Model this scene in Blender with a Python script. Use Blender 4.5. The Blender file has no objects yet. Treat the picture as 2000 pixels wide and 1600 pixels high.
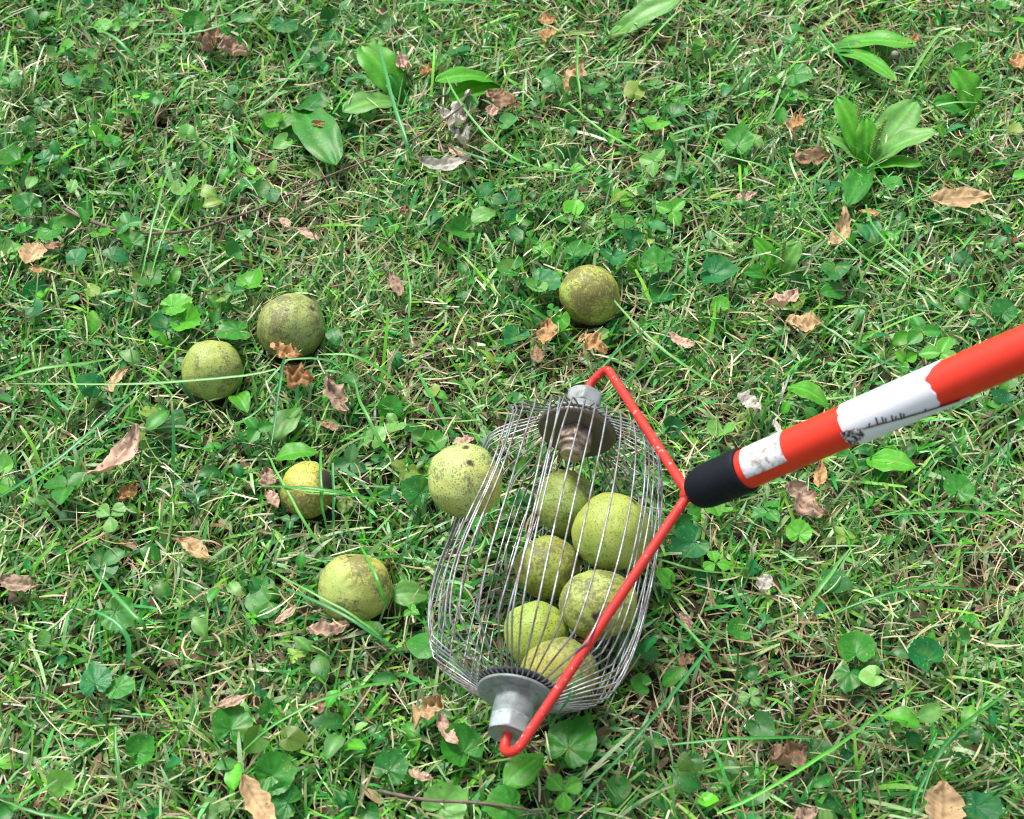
import bpy, bmesh, math, random
import numpy as np
from mathutils import Vector, Matrix, noise
rng = np.random.default_rng(7); random.seed(7)
S = bpy.context.scene
R = math.radians
# ------------------------------------------------------------------ camera
PITCH = R(52.0); F = 3270.0; DIST = 1.44
CAM = np.array([0, -DIST*math.cos(PITCH), DIST*math.sin(PITCH)])
FW = np.array([0, math.cos(PITCH), -math.sin(PITCH)]); RT = np.array([1., 0, 0]); UP = np.cross(RT, FW)
def ray(px, py): return FW + RT*(px-1000)/F - UP*(py-800)/F
def at(px, py, z=0.0):
    r = ray(px, py); return CAM + r*(z-CAM[2])/r[2]
def atd(px, py, d): return CAM + ray(px, py)*d
def pj(p):
    v = np.asarray(p)-CAM; d = v@FW
    return 1000+F*(v@RT)/d, 800-F*(v@UP)/d, d
cd = bpy.data.cameras.new('camera'); cam = bpy.data.objects.new('camera', cd); S.collection.objects.link(cam)
cam.location = CAM.tolist(); cam.rotation_euler = (R(90)-PITCH, 0, 0)
cd.sensor_width = 36; cd.lens = 36*F/2000; cd.clip_start = 0.02; cd.clip_end = 500
cd.dof.use_dof = True; cd.dof.focus_distance = 1.40; cd.dof.aperture_fstop = 12.0
S.camera = cam
# ------------------------------------------------------------------ light
SUN_EL, SUN_AZ = R(58), R(-35)          # azimuth from +Y towards +X
w = bpy.data.worlds.new('World'); S.world = w; w.use_nodes = True
nt = w.node_tree; bg = nt.nodes['Background']; sky = nt.nodes.new('ShaderNodeTexSky')
sky.sky_type = 'NISHITA'; sky.sun_disc = False; sky.sun_elevation = SUN_EL; sky.sun_rotation = SUN_AZ
sky.dust_density = 3.0; sky.air_density = 1.0; sky.ozone_density = 1.0
hs = nt.nodes.new('ShaderNodeHueSaturation'); hs.inputs['Saturation'].default_value = .45      # thin white cloud
nt.links.new(sky.outputs[0], hs.inputs['Color']); nt.links.new(hs.outputs[0], bg.inputs[0]); bg.inputs[1].default_value = 0.125
sl = bpy.data.lights.new('sun', 'SUN'); sl.energy = 2.4; sl.angle = R(15); sl.color = (1, .96, .90)
so = bpy.data.objects.new('sun', sl); S.collection.objects.link(so)
sd = Vector((math.sin(SUN_AZ)*math.cos(SUN_EL), math.cos(SUN_AZ)*math.cos(SUN_EL), math.sin(SUN_EL)))
so.rotation_euler = sd.to_track_quat('Z', 'Y').to_euler()
S.view_settings.view_transform = 'Standard'; S.view_settings.look = 'None'
S.view_settings.exposure = 0.95; S.view_settings.gamma = 1
S.render.resolution_x = 1024; S.render.resolution_y = 819
S.render.engine = 'CYCLES'; S.cycles.filter_width = 1.1
# ------------------------------------------------------------------ helpers
def new_mat(name):
    m = bpy.data.materials.new(name); m.use_nodes = True
    n = m.node_tree; n.nodes.clear()
    out = n.nodes.new('ShaderNodeOutputMaterial'); p = n.nodes.new('ShaderNodeBsdfPrincipled')
    n.links.new(p.outputs[0], out.inputs[0]); return m, n, p, out
def N(n, t, **kw):
    o = n.nodes.new(t)
    for k, v in kw.items():
        if k in ('op',): o.operation = v
        else: setattr(o, k, v)
    return o
def noise_tex(n, vec, scale, detail=4, rough=.55, dist=0, w=None):
    t = n.nodes.new('ShaderNodeTexNoise'); t.inputs['Scale'].default_value = scale
    t.inputs['Detail'].default_value = detail; t.inputs['Roughness'].default_value = rough
    t.inputs['Distortion'].default_value = dist
    if w is not None:
        t.noise_dimensions = '4D'; t.inputs['W'].default_value = w
    if vec is not None: n.links.new(vec, t.inputs['Vector'])
    return t.outputs['Fac']
def ramp(n, fac, a, b, ca=(0, 0, 0, 1), cb=(1, 1, 1, 1)):
    r = n.nodes.new('ShaderNodeValToRGB'); r.color_ramp.elements[0].position = a; r.color_ramp.elements[1].position = b
    r.color_ramp.elements[0].color = ca; r.color_ramp.elements[1].color = cb
    n.links.new(fac, r.inputs[0]); return r.outputs[0]
def mix(n, f, a, b, mode='MIX'):
    m = n.nodes.new('ShaderNodeMix'); m.data_type = 'RGBA'; m.blend_type = mode
    for s, v in ((0, f), (6, a), (7, b)):
        if isinstance(v, (int, float)): m.inputs[s].default_value = v
        elif isinstance(v, tuple): m.inputs[s].default_value = v if len(v) == 4 else (*v, 1)
        else: n.links.new(v, m.inputs[s])
    return m.outputs[2]
def bump(n, h, p, strength, dist=.001):
    b = n.nodes.new('ShaderNodeBump'); b.inputs['Strength'].default_value = strength; b.inputs['Distance'].default_value = dist
    n.links.new(h, b.inputs['Height']); n.links.new(b.outputs[0], p.inputs['Normal'])
def objc(n):
    return n.nodes.new('ShaderNodeTexCoord').outputs['Object']
def tag(o, label=None, cat=None, group=None, kind=None):
    if label: o['label'] = label
    if cat: o['category'] = cat
    if group: o['group'] = group
    if kind: o['kind'] = kind
    return o
def empty(name, loc):
    o = bpy.data.objects.new(name, None); S.collection.objects.link(o); o.location = [float(c) for c in loc]
    o.empty_display_size = .02; return o
def mesh_np(name, V, Q, mat, col=None, parent=None, smooth=True, origin=None):
    V = np.asarray(V, dtype=np.float64).reshape(-1, 3)
    if origin is not None: V = V-np.asarray(origin)
    me = bpy.data.meshes.new(name)
    Q = np.asarray(Q, dtype=np.int32); k = Q.shape[1]
    me.vertices.add(len(V)); me.vertices.foreach_set('co', V.astype(np.float32).ravel())
    me.loops.add(Q.size); me.loops.foreach_set('vertex_index', Q.ravel())
    me.polygons.add(len(Q)); me.polygons.foreach_set('loop_start', np.arange(0, Q.size, k, dtype=np.int32))
    me.polygons.foreach_set('loop_total', np.full(len(Q), k, dtype=np.int32))
    me.polygons.foreach_set('use_smooth', np.full(len(Q), smooth))
    if col is not None:
        a = me.color_attributes.new('col', 'FLOAT_COLOR', 'POINT')
        c = np.ones((len(V), 4), dtype=np.float32); c[:, :3] = np.asarray(col).reshape(-1, 3)
        a.data.foreach_set('color', c.ravel())
    me.update(calc_edges=True); me.validate()
    me.materials.append(mat)
    o = bpy.data.objects.new(name, me); S.collection.objects.link(o)
    if parent is not None: o.parent = parent
    elif origin is not None: o.location = [float(c) for c in origin]
    return o
def nrm(v): v = np.asarray(v, float); return v/np.linalg.norm(v)
def frame(a):
    a = nrm(a); h = np.array([0, 0, 1.]) if abs(a[2]) < .9 else np.array([0, 1., 0])
    x = nrm(np.cross(h, a)); return x, np.cross(a, x), a
def lathe(prof, base, axis, seg=32, hexa=None):
    """prof: list of (s, r) ; revolve round axis through base. hexa: set of ring indices made hexagonal"""
    x, y, a = frame(axis); V = []
    for i, (s, r) in enumerate(prof):
        for j in range(seg):
            t = 2*math.pi*j/seg; rr = r
            if hexa and i in hexa:
                rr = r*math.cos(math.pi/6)/math.cos(((t+math.pi/6) % (math.pi/3))-math.pi/6)
            V.append(base + a*s + (x*math.cos(t)+y*math.sin(t))*rr)
    Q = [(i*seg+j, i*seg+(j+1) % seg, (i+1)*seg+(j+1) % seg, (i+1)*seg+j) for i in range(len(prof)-1) for j in range(seg)]
    return np.array(V), Q
def tube(pts, r, seg=8, caps=True):
    pts = np.asarray(pts, float); n = len(pts); rr = np.full(n, r) if np.isscalar(r) else np.asarray(r)
    T = np.gradient(pts, axis=0); T /= np.linalg.norm(T, axis=1)[:, None]
    x, _, _ = frame(T[0]); V = []
    for i in range(n):
        x = nrm(x - T[i]*(x@T[i])); y = np.cross(T[i], x)
        for j in range(seg):
            t = 2*math.pi*j/seg; V.append(pts[i]+(x*math.cos(t)+y*math.sin(t))*rr[i])
    Q = [(i*seg+j, i*seg+(j+1) % seg, (i+1)*seg+(j+1) % seg, (i+1)*seg+j) for i in range(n-1) for j in range(seg)]
    V = np.array(V)
    if caps:
        b = len(V); V = np.vstack([V, pts[0][None], pts[-1][None]]); m = (n-1)*seg
        Q += [(b, (j+1) % seg, j, b) for j in range(0)]
        V2 = []; 
        for k, off in ((0, 0), (n-1, m)):
            ring = [pts[k]+(V[off+j]-pts[k])*.02 for j in range(seg)]; s0 = len(V)+len(V2); V2 += ring
            Q += [(off+j, off+(j+1) % seg, s0+(j+1) % seg, s0+j) for j in range(seg)]
        V = np.vstack([V, np.array(V2)])
    return V, Q
def merge(parts):
    Vs, Qs, b = [], [], 0
    for V, Q in parts:
        Vs.append(np.asarray(V)); Qs.append(np.asarray(Q)+b); b += len(V)
    return np.vstack(Vs), np.vstack(Qs)
def fillet(pts, rad, n=8):
    pts = [np.asarray(p, float) for p in pts]; out = [pts[0]]
    for i in range(1, len(pts)-1):
        p, a, b = pts[i], nrm(pts[i-1]-pts[i]), nrm(pts[i+1]-pts[i]); r = rad[i-1] if hasattr(rad, '__len__') else rad
        p0, p1 = p+a*r, p+b*r
        for k in range(n+1):
            t = k/n; out.append(p0*(1-t)**2+2*p*t*(1-t)+p1*t*t)
    out.append(pts[-1]); return np.array(out)
def densify(pts, step):
    out = [pts[0]]
    for a, b in zip(pts[:-1], pts[1:]):
        k = max(1, int(np.linalg.norm(b-a)/step))
        for i in range(1, k+1): out.append(a+(b-a)*i/k)
    return np.array(out)
# ------------------------------------------------------------------ materials
def foliage_mat(name, rough=.42, trans=.3, spec=.5, coord_scale=400, spots=None, age=False):
    m, n, p, out = new_mat(name)
    at_ = N(n, 'ShaderNodeAttribute', attribute_name='col'); oc = objc(n)
    f = noise_tex(n, oc, coord_scale, 3)
    c = mix(n, .35, at_.outputs['Color'], ramp(n, f, .3, .7, (.45, .45, .45, 1), (1, 1, 1, 1)), 'MULTIPLY')
    if age:
        f3 = noise_tex(n, oc, 55, 4, .6); c = mix(n, ramp(n, f3, .52, .75, (0, 0, 0, 1), (.55,)*3+(1,)), c, (.20, .28, .04))
        f4 = noise_tex(n, oc, 500, 2, .5); c = mix(n, ramp(n, f4, .66, .70, (0, 0, 0, 1), (.6,)*3+(1,)), c, (.36, .40, .22))
    if spots:
        f2 = noise_tex(n, oc, 260, 3, .6)
        c = mix(n, ramp(n, f2, .62, .70), c, spots)
    n.links.new(c, p.inputs['Base Color']); p.inputs['Roughness'].default_value = rough
    p.inputs['Specular IOR Level'].default_value = spec
    tr = N(n, 'ShaderNodeBsdfTranslucent'); n.links.new(mix(n, 1.0, c, (1.0, 1.15, .5), 'MULTIPLY'), tr.inputs[0])
    ms = N(n, 'ShaderNodeMixShader'); ms.inputs[0].default_value = trans
    n.links.new(p.outputs[0], ms.inputs[1]); n.links.new(tr.outputs[0], ms.inputs[2]); n.links.new(ms.outputs[0], out.inputs[0])
    bump(n, f, p, .35, .0004)
    return m
M_grass = foliage_mat('grass_blade', .38, .27, .55)
M_straw = foliage_mat('straw', .55, .15, .35)
M_weed = foliage_mat('weed_leaf', .44, .28, .42, 300, None, True)
M_dead = foliage_mat('dead_leaf', .7, .12, .2, 220, (.10, .055, .03, 1))
M_cane = foliage_mat('dark_twig', .7, 0, .2, 500)
def paint_mat(name, base, wear, rough=.3, amount=.64):
    m, n, p, out = new_mat(name); oc = objc(n)
    f = noise_tex(n, oc, 160, 6, .65); g = noise_tex(n, oc, 28, 3, .5)
    c = mix(n, ramp(n, f, amount, amount+.05), base, wear)
    c = mix(n, ramp(n, g, .35, .8, (0, 0, 0, 1), (.5, .5, .5, 1)), c, tuple(x*.72 for x in base[:3]))
    n.links.new(c, p.inputs['Base Color'])
    n.links.new(ramp(n, f, .3, .7, (rough,)*3+(1,), (min(1, rough+.3),)*3+(1,)), p.inputs['Roughness'])
    n.links.new(mix(n, ramp(n, noise_tex(n, oc, 700, 3, .6), .70, .73, (0, 0, 0, 1), (.5,)*3+(1,)), c, (.16, .05, .04)), p.inputs['Base Color'])
    bump(n, f, p, .15, .0003); return m
M_red = paint_mat('red_paint', (.60, .026, .018), (.50, .30, .27), .38, .60)
M_redpole = paint_mat('red_pole_paint', (.74, .032, .010), (.60, .05, .02), .33, .70)
def metal_mat(name, base, dirt, amt, rough=.4, metallic=.85, sc=60):
    m, n, p, out = new_mat(name); oc = objc(n)
    f = noise_tex(n, oc, sc, 7, .65); g = noise_tex(n, oc, sc*5, 4, .6)
    k = ramp(n, f, amt-.1, amt+.12)
    n.links.new(mix(n, k, base, dirt), p.inputs['Base Color'])
    mr = n.nodes.new('ShaderNodeMath'); mr.operation = 'MULTIPLY_ADD'; mr.inputs[1].default_value = -metallic*.85; mr.inputs[2].default_value = metallic
    n.links.new(k, mr.inputs[0]); n.links.new(mr.outputs[0], p.inputs['Metallic'])
    n.links.new(ramp(n, g, .3, .8, (rough,)*3+(1,), (min(1, rough+.35),)*3+(1,)), p.inputs['Roughness'])
    bump(n, g, p, .3, .0004); return m
M_wire = metal_mat('galvanised_wire', (.40, .42, .46), (.12, .085, .06), .51, .28, .9, 60)
M_zinc = metal_mat('zinc_plate', (.36, .41, .42), (.15, .17, .15), .52, .42, .55, 55)
M_rust = metal_mat('rusty_steel', (.17, .155, .14), (.17, .10, .06), .54, .34, .75, 130)
M_bolt = metal_mat('worn_bolt', (.48, .40, .32), (.14, .08, .05), .50, .36, .75, 160)
M_dark = metal_mat('dark_steel', (.05, .055, .065), (.09, .08, .065), .6, .4, .5, 80)
M_rubber = metal_mat('black_rubber', (.004, .006, .011), (.010, .011, .014), .66, .5, 0, 50)
M_rubber.node_tree.nodes['Principled BSDF'].inputs['Specular IOR Level'].default_value = .22
def label_mat(name, dirty):
    m, n, p, out = new_mat(name); oc = objc(n)
    f = noise_tex(n, oc, 110 if dirty > .6 else 170, 8, .75); g = noise_tex(n, oc, 600, 3, .7)
    c = mix(n, ramp(n, f, dirty, dirty+.16), (.74, .75, .80), (.30, .25, .19))
    c = mix(n, ramp(n, g, .62, .70, (0, 0, 0, 1), (.6,)*3+(1,)) if dirty < .6 else .0, c, (.16, .13, .10))
    n.links.new(c, p.inputs['Base Color']); p.inputs['Roughness'].default_value = .45; return m
M_label = label_mat('white_label', .72); M_sticker = label_mat('dirty_sticker', .44)
m, n, p, out = new_mat('grime_smudge'); oc = objc(n); f = noise_tex(n, oc, 420, 5, .7)
n.links.new(mix(n, ramp(n, f, .46, .56), (.03, .028, .03), (.55, .52, .52)), p.inputs['Base Color']); p.inputs['Roughness'].default_value = .7; M_smudge = m
M_ink = new_mat('grime')[0]; M_ink.node_tree.nodes['Principled BSDF'].inputs['Base Color'].default_value = (.035, .03, .035, 1)
M_ink.node_tree.nodes['Principled BSDF'].inputs['Roughness'].default_value = .8
# soil
m, n, p, out = new_mat('soil'); oc = objc(n)
f = noise_tex(n, oc, 60, 8, .7); g = noise_tex(n, oc, 3, 4, .6)
c = mix(n, ramp(n, f, .35, .7), (.012, .008, .005), (.05, .034, .021))
c = mix(n, ramp(n, g, .4, .65, (0, 0, 0, 1), (.35,)*3+(1,)), c, (.04, .055, .018))
n.links.new(c, p.inputs['Base Color']); p.inputs['Roughness'].default_value = .95; bump(n, f, p, .8, .006); M_soil = m
# ------------------------------------------------------------------ ground
xs = np.concatenate([[-60, -8, -3], np.linspace(-1.8, 1.8, 121), [3, 8, 60]]); ys = xs
X, Y = np.meshgrid(xs, ys); Z = np.zeros_like(X)
inn = np.exp(-(X**2+Y**2)/3.5)
Z = inn*(.003*np.sin(X*23+1.3*np.sin(Y*17))+.003*np.sin(Y*29+2*np.sin(X*13))+.0015*np.sin(X*71+Y*53))-.002
nn = len(xs); I = np.arange(nn*nn).reshape(nn, nn)
Q = np.stack([I[:-1, :-1], I[:-1, 1:], I[1:, 1:], I[1:, :-1]], -1).reshape(-1, 4)
g = mesh_np('ground', np.stack([X, Y, Z], -1), Q, M_soil); tag(g, 'dark brown soil showing in gaps under the lawn', 'ground', kind='structure')
# ------------------------------------------------------------------ nut gatherer geometry
CB = at(1010, 1352, .095); CT = at(1128, 838, .095); AX = nrm(CT-CB); LEN = np.linalg.norm(CT-CB)
E2 = nrm(np.cross(AX, [0, 0, 1]))            # to the right
E1 = np.cross(E2, AX)                        # up
if E1[2] < 0: E1 = -E1
def prof(s):
    """radius of cage at s (0..LEN)"""
    e = np.minimum(s, LEN-s); sh = .017
    c = (s-LEN/2)/(LEN/2-sh)
    r = .0615+.0180*np.sqrt(np.clip(1-np.clip(np.abs(c), 0, 1)**2.1, 0, 1))**1.15
    return r
P2 = at(1030, 1462, .095); P1 = at(1200, 735, .095)
best = None
for d in np.linspace(.95, 1.4, 901):
    J = atd(1345, 965, d); e = abs(np.linalg.norm(J-P1)-np.linalg.norm(J-P2))
    if best is None or e < best[0]: best = (e, J)
J = best[1]; MID = CB+AX*((J-CB)@AX); DR = nrm(J-MID)
# pole runs from J away; its far end passes the right edge of the photo
PE = atd(2000, 682, pj(J)[2]-.165); PD = nrm(PE-J)
# walnuts: px, py, radius px (w), z of centre, label...
NUTS = [
 (1153, 577, 60, .034, 1.0, .95, (.34, .41, .07), .55, 'yellow green walnut with dark mottling, alone in the grass above the red yoke'),
 (568, 638, 66, .033, 1.0, .97, (.28, .35, .10), .57, 'dull green walnut with a crumpled brown leaf leaning on its front'),
 (415, 722, 59, .032, 1.0, 1.0, (.30, .38, .09), .575, 'green walnut half sunk in grass, furthest left of the loose walnuts'),
 (600, 958, 52, .028, 1.0, 1.1, (.38, .42, .08), .565, 'small yellowish walnut crossed by grass blades, with a black scar on its right'),
 (693, 1148, 70, .034, 1.05, .95, (.38, .44, .11), .56, 'large yellow green wrinkled walnut, lowest of the loose walnuts on the left'),
]
CN = [
 (908, 940, 73, .112, 1.0, 1.0, (.42, .50, .15), .60, 'pale walnut squeezing halfway in through the left side wires of the cage'),
 (1105, 983, 60, .048, 1.0, 1.08, (.28, .38, .08), .585, 'plain green walnut, topmost of those lying inside the wire cage'),
 (1195, 1038, 76, .070, 1.0, .98, (.37, .47, .10), .61, 'largest bright green walnut inside the cage, nearest the yoke junction'),
 (1070, 1108, 62, .045, 1.03, .98, (.34, .39, .07), .54, 'dark mottled walnut in the middle of the wire cage'),
 (1167, 1182, 71, .064, 1.08, .95, (.38, .44, .10), .575, 'oval walnut with a dark stalk scar, beside the lower red yoke arm in the cage'),
 (1048, 1238, 65, .040, 1.0, 1.02, (.35, .47, .08), .63, 'smooth lime green walnut behind the lower wires of the cage'),
 (1092, 1314, 72, .054, 1.08, .9, (.31, .35, .08), .57, 'lowest walnut in the cage, tucked behind the lower hub'),
]
def nut_mat(i, base, mott):
    m, n, p, out = new_mat('walnut_husk'); oc = objc(n)
    big = noise_tex(n, oc, 38, 5, .7, .6, w=i*3.1); fine = noise_tex(n, oc, 420, 6, .75, w=i*1.7)
    a = n.nodes.new('ShaderNodeMath'); a.operation = 'MULTIPLY_ADD'; n.links.new(fine, a.inputs[0]); a.inputs[1].default_value = .55
    b = n.nodes.new('ShaderNodeMath'); b.operation = 'MULTIPLY'; n.links.new(big, b.inputs[0]); b.inputs[1].default_value = .62
    n.links.new(b.outputs[0], a.inputs[2])
    c = mix(n, ramp(n, noise_tex(n, oc, 25, 3, .5, w=i*5.), .35, .65), tuple(v*k_ for v, k_ in zip(base, (.98, 1.05, 1.1))), tuple(x*k for x, k in zip(base, (1.15, 1.0, .8))))
    c = mix(n, ramp(n, noise_tex(n, oc, 70, 4, .6, w=i*9.), .5, .75, (0, 0, 0, 1), (.5,)*3+(1,)), c, (.22, .20, .05))
    c = mix(n, ramp(n, a.outputs[0], mott, mott+.07, (0, 0, 0, 1), (.72,)*3+(1,)), c, (.10, .08, .045))
    sp = noise_tex(n, oc, 900, 2, .5, w=i*2.)
    c = mix(n, ramp(n, sp, .55+.012*(i % 5), .62+.012*(i % 5), (0, 0, 0, 1), (.75,)*3+(1,)), c, (.07, .07, .028))
    at_ = N(n, 'ShaderNodeAttribute', attribute_name='col')
    c = mix(n, at_.outputs['Fac'], c, (.045, .03, .022))
    n.links.new(c, p.inputs['Base Color']); p.inputs['Roughness'].default_value = .52; p.inputs['Specular IOR Level'].default_value = .4
    hh = mix(n, .5, fine, big); bump(n, hh, p, .5, .0015); return m
SPH = []                                     # spheres for clearing grass
def nut(i, px, py, rp, z, ax_, ay, base, mott, label, group, dz=0):
    c = at(px, py, z); r = rp*pj(c)[2]/F
    SPH.append((c, r)); seg, rings = 64, 44; V = []; col = []
    q = Matrix.Rotation(random.uniform(0, 6), 3, 'Z') @ Matrix.Rotation(random.uniform(-.5, .5), 3, 'X')
    scars = []
    if i == 3: scars = [(nrm([.75, .1, .5]), .42)]
    if i == 5: scars = [(nrm([-.95, .2, .15]), .14), (nrm([.15, -.1, .95]), .10), (nrm([0.05, .45, .85]), .09)]
    if i == 9: scars = [(nrm([.0, -.75, .55]), .17)]
    if i == 4: scars = [(nrm([-.1, .55, .8]), .1)]
    if i == 1: scars = [(nrm([.7, .1, .7]), .1), (nrm([0, -.2, .95]), .06)]
    if i == 7: scars = [(nrm([.55, .45, .7]), .12), (nrm([.75, .0, .6]), .06)]
    for a in range(rings+1):
        th = math.pi*a/rings
        for b in range(seg):
            ph = 2*math.pi*b/seg; d = Vector((math.sin(th)*math.cos(ph), math.sin(th)*math.sin(ph), math.cos(th)))
            o = Vector((i*7.3, i*2.1, 0)); k = noise.noise(d*1.3+o)*.085+noise.noise(d*4+o)*.020+noise.noise(d*11+o)*(.010 if i in (4, 0, 3, 9) else .005)
            if i in (4, 9): k += -.03*max(0, 1-abs(noise.noise(d*1.8+o*2)+.05)*9)
            sc = 0
            for sv, sr in scars:
                dd = math.acos(max(-1, min(1, d.dot(Vector(sv)))))/sr*(1+.5*noise.noise(d*9+o))
                if dd < 1.3: sc = max(sc, min(1, (1.3-dd)*2.2)); k -= .02*max(0, 1-dd)
            v = Vector((d.x*ax_, d.y*ay, d.z))*(r*(1+k)); V.append((c[0]+v.x, c[1]+v.y, c[2]+v.z)); col.append((sc,)*3)
    Q = [(a*seg+b, (a+1)*seg+b, (a+1)*seg+(b+1) % seg, a*seg+(b+1) % seg) for a in range(rings) for b in range(seg)]
    o = mesh_np('walnut', V, Q, nut_mat(i, base, mott), col, origin=c)
    tag(o, label, 'walnut', group)
for i, a in enumerate(NUTS): nut(i, *a, 'walnuts lying loose in the grass')
for i, a in enumerate(CN): nut(i+5, *a, 'walnuts held in the wire cage')
for (c, r), a in zip(SPH, NUTS+CN):
    s = (c-CB)@AX; rad = np.linalg.norm(c-CB-AX*s); print('NUT', a[:2], 'r', round(r, 4), 's', round(s, 3), 'rad', round(rad, 3), 'lim', round(float(prof(s))-r, 3))
for i in range(5, 12):
    for j in range(i):
        dd = np.linalg.norm(SPH[i][0]-SPH[j][0])-SPH[i][1]-SPH[j][1]
        if dd < -.001: print('OVERLAP', i, j, round(dd, 4))
# ------------------------------------------------------------------ nut gatherer objects
base = CB+AX*LEN/2; base = np.array([base[0], base[1], 0.0])
NG = empty('nut_gatherer', base)
tag(NG, 'rolling nut gatherer with wire cage, red forked yoke and red pole on the lawn', 'nut gatherer')
def part(name, VQ, mat, parent=NG, smooth=True, col=None):
    V, Q = VQ; return mesh_np(name, np.asarray(V)-base, Q, mat, col, parent, smooth)
c0, r0 = SPH[5]; sc0 = (c0-CB)@AX; v0 = c0-CB-AX*sc0; phc = math.atan2(v0@E1, v0@E2)
NW = 46
for k in range(NW):
    ph = 2*math.pi*(k+.5)/NW
    g_ = ((ph-2.12+math.pi) % (2*math.pi)-math.pi)/.20
    wrp = .08*math.sin(5*ph+.9)+.035*math.sin(11*ph+2)+random.uniform(-.010, .010)+.15*g_*math.exp(.5-.5*g_*g_)
    pts = []
    ss = [0, .0]+list(np.linspace(.0, 1, 2))
    S_ = [.0005, .0005, .011, .0175]+list(np.linspace(.022, LEN-.022, 30))+[LEN-.017, LEN-.010, LEN-.0005, LEN-.0005]
    R_ = [.018, .0285, .047, .0595]+[None]*30+[.0595, .048, .0305, .018]
    wob = random.uniform(-.0012, .0012)
    for s, rr in zip(S_, R_):
        bell = math.sin(math.pi*min(1, max(0, s/LEN)))
        if rr is None: rr = float(prof(s))+wob*bell
        p_ = ph+wrp*bell**.45
        d = (p_-phc+math.pi) % (2*math.pi)-math.pi
        gw = math.exp(-(abs(s-sc0)/.095)**2.2)*min(1, bell*2.2); A = .55; d = (d+.13+math.pi) % (2*math.pi)-math.pi
        if abs(d) < 1.6*A:
            tgt = math.copysign(A+abs(d)*.375, d)
            p_ += (tgt-d)*gw
        pts.append(CB+AX*s+(E2*math.cos(p_)+E1*math.sin(p_))*rr)
    pts = np.array(pts)
    if k == 0: print('WIRE', [tuple(np.round(pj(p)[:2])) for p in pts[::6]])
    part('wire', tube(pts, .00070, 6), M_wire)
# lower hub
def hub(C, d, outer_r, far):
    part('hub_flange', lathe([(.001, .0), (.001, outer_r-.001), (.0015, outer_r), (.003, outer_r), (.0035, outer_r-.001), (.0038, .0)], C, d, 48), M_zinc)
    part('inner_disc', lathe([(-.0013, 0), (-.0013, outer_r), (-.0026, outer_r+.0012), (-.0040, outer_r+.0003), (-.0052, outer_r-.0012), (-.0046, outer_r-.0030), (-.0044, .020), (-.0048, .014), (-.0050, 0)], C, d, 48), M_rust if far else M_dark)
    b0 = .0034
    part('hub_barrel', lathe([(b0, .0168), (b0+.002, .0150), (b0+.004, .0142), (b0+.016, .0140), (b0+.0165, .0133), (b0+.019, .0133)], C, d, 48), M_zinc)
    h0 = b0+.0175
    part('hex_nut', lathe([(h0, .004), (h0, .0135), (h0+.0006, .0150), (h0+.0115, .0150), (h0+.0127, .0138), (h0+.0127, .0135), (h0+.0113, .0125), (h0+.0119, .006), (h0+.0119, .0)], C, d, 48, {2, 3}), M_zinc)
    n0 = -.0045
    part('inner_nut', lathe([(n0, .006), (n0, .0135), (n0-.0006, .0146), (n0-.0105, .0146), (n0-.0115, .0132), (n0-.0115, .0104), (n0-.0125, .0118), (n0-.0150, .0118), (n0-.0158, .0106), (n0-.0158, .0090), (n0-.0215, .0088), (n0-.0228, .0078), (n0-.0222, .0060), (n0-.0228, 0)] if far else [(n0, .004), (n0, .009), (n0-.005, .009), (n0-.006, .008), (n0-.006, 0)], C, d, 48, {1, 2, 3, 4} if far else {1, 2}), M_bolt if far else M_dark)
hub(CB, -AX, .0277, False); hub(CT, AX, .0300, True)
def uv(s, t): return MID*0+CB+AX*s+DR*t
# yoke in the plane through the axle
lowC = [uv(-.026, .0), uv(-.0470, .0), uv(-.0490, .0135), J]
hiC = [uv(LEN+.024, .0), uv(LEN+.044, .001), uv(LEN+.056, .0180), J]
print('HOOKS', [tuple(np.round(pj(p)[:2])) for p in lowC+hiC])
yl = densify(fillet(lowC, [.0068, .0068], 10), .012); yh = densify(fillet(hiC, [.0075, .0095], 10), .012)
stub = np.array([J-PD*.002, J+PD*.012])
arm1 = part('yoke_arm', tube(yl, .0035, 16), M_red); arm2 = part('yoke_arm', tube(yh, .0035, 16), M_red)
part('weld_joint', lathe([(-.006, 0), (-.0055, .0035), (-.002, .0056), (.006, .0058), (.012, .0050), (.013, 0)], J, PD, 24), M_red)
# ferrule and pole
FR = .0158
sl_ = lambda px: min(np.linspace(0, .4, 4001), key=lambda s: abs(pj(J+PD*s)[0]-px))
s_f = sl_(1458)
ferr = [(.003, 0), (.0032, .0072), (.005, .0108), (.009, .0135), (.015, .0150), (.024, .0156), (s_f*.9, FR), (s_f-.001, FR), (s_f, FR-.0006), (s_f, .0125)]
part('rubber_ferrule', lathe(ferr, J, PD, 64), M_rubber)
PR = .0137
tp = [(s_f-.01, PR*.95), (s_f-.001, PR)]+[(s, PR) for s in np.linspace(s_f, 1.25, 60)]+[(1.251, PR-.001), (1.251, 0)]
pole = part('pole', lathe(tp, J, PD, 64), M_redpole)
part('hand_grip', lathe([(1.14, PR+.0001), (1.141, PR+.003), (1.30, PR+.0035), (1.31, PR+.002), (1.312, 0)], J, PD, 48), M_rubber)
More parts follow.
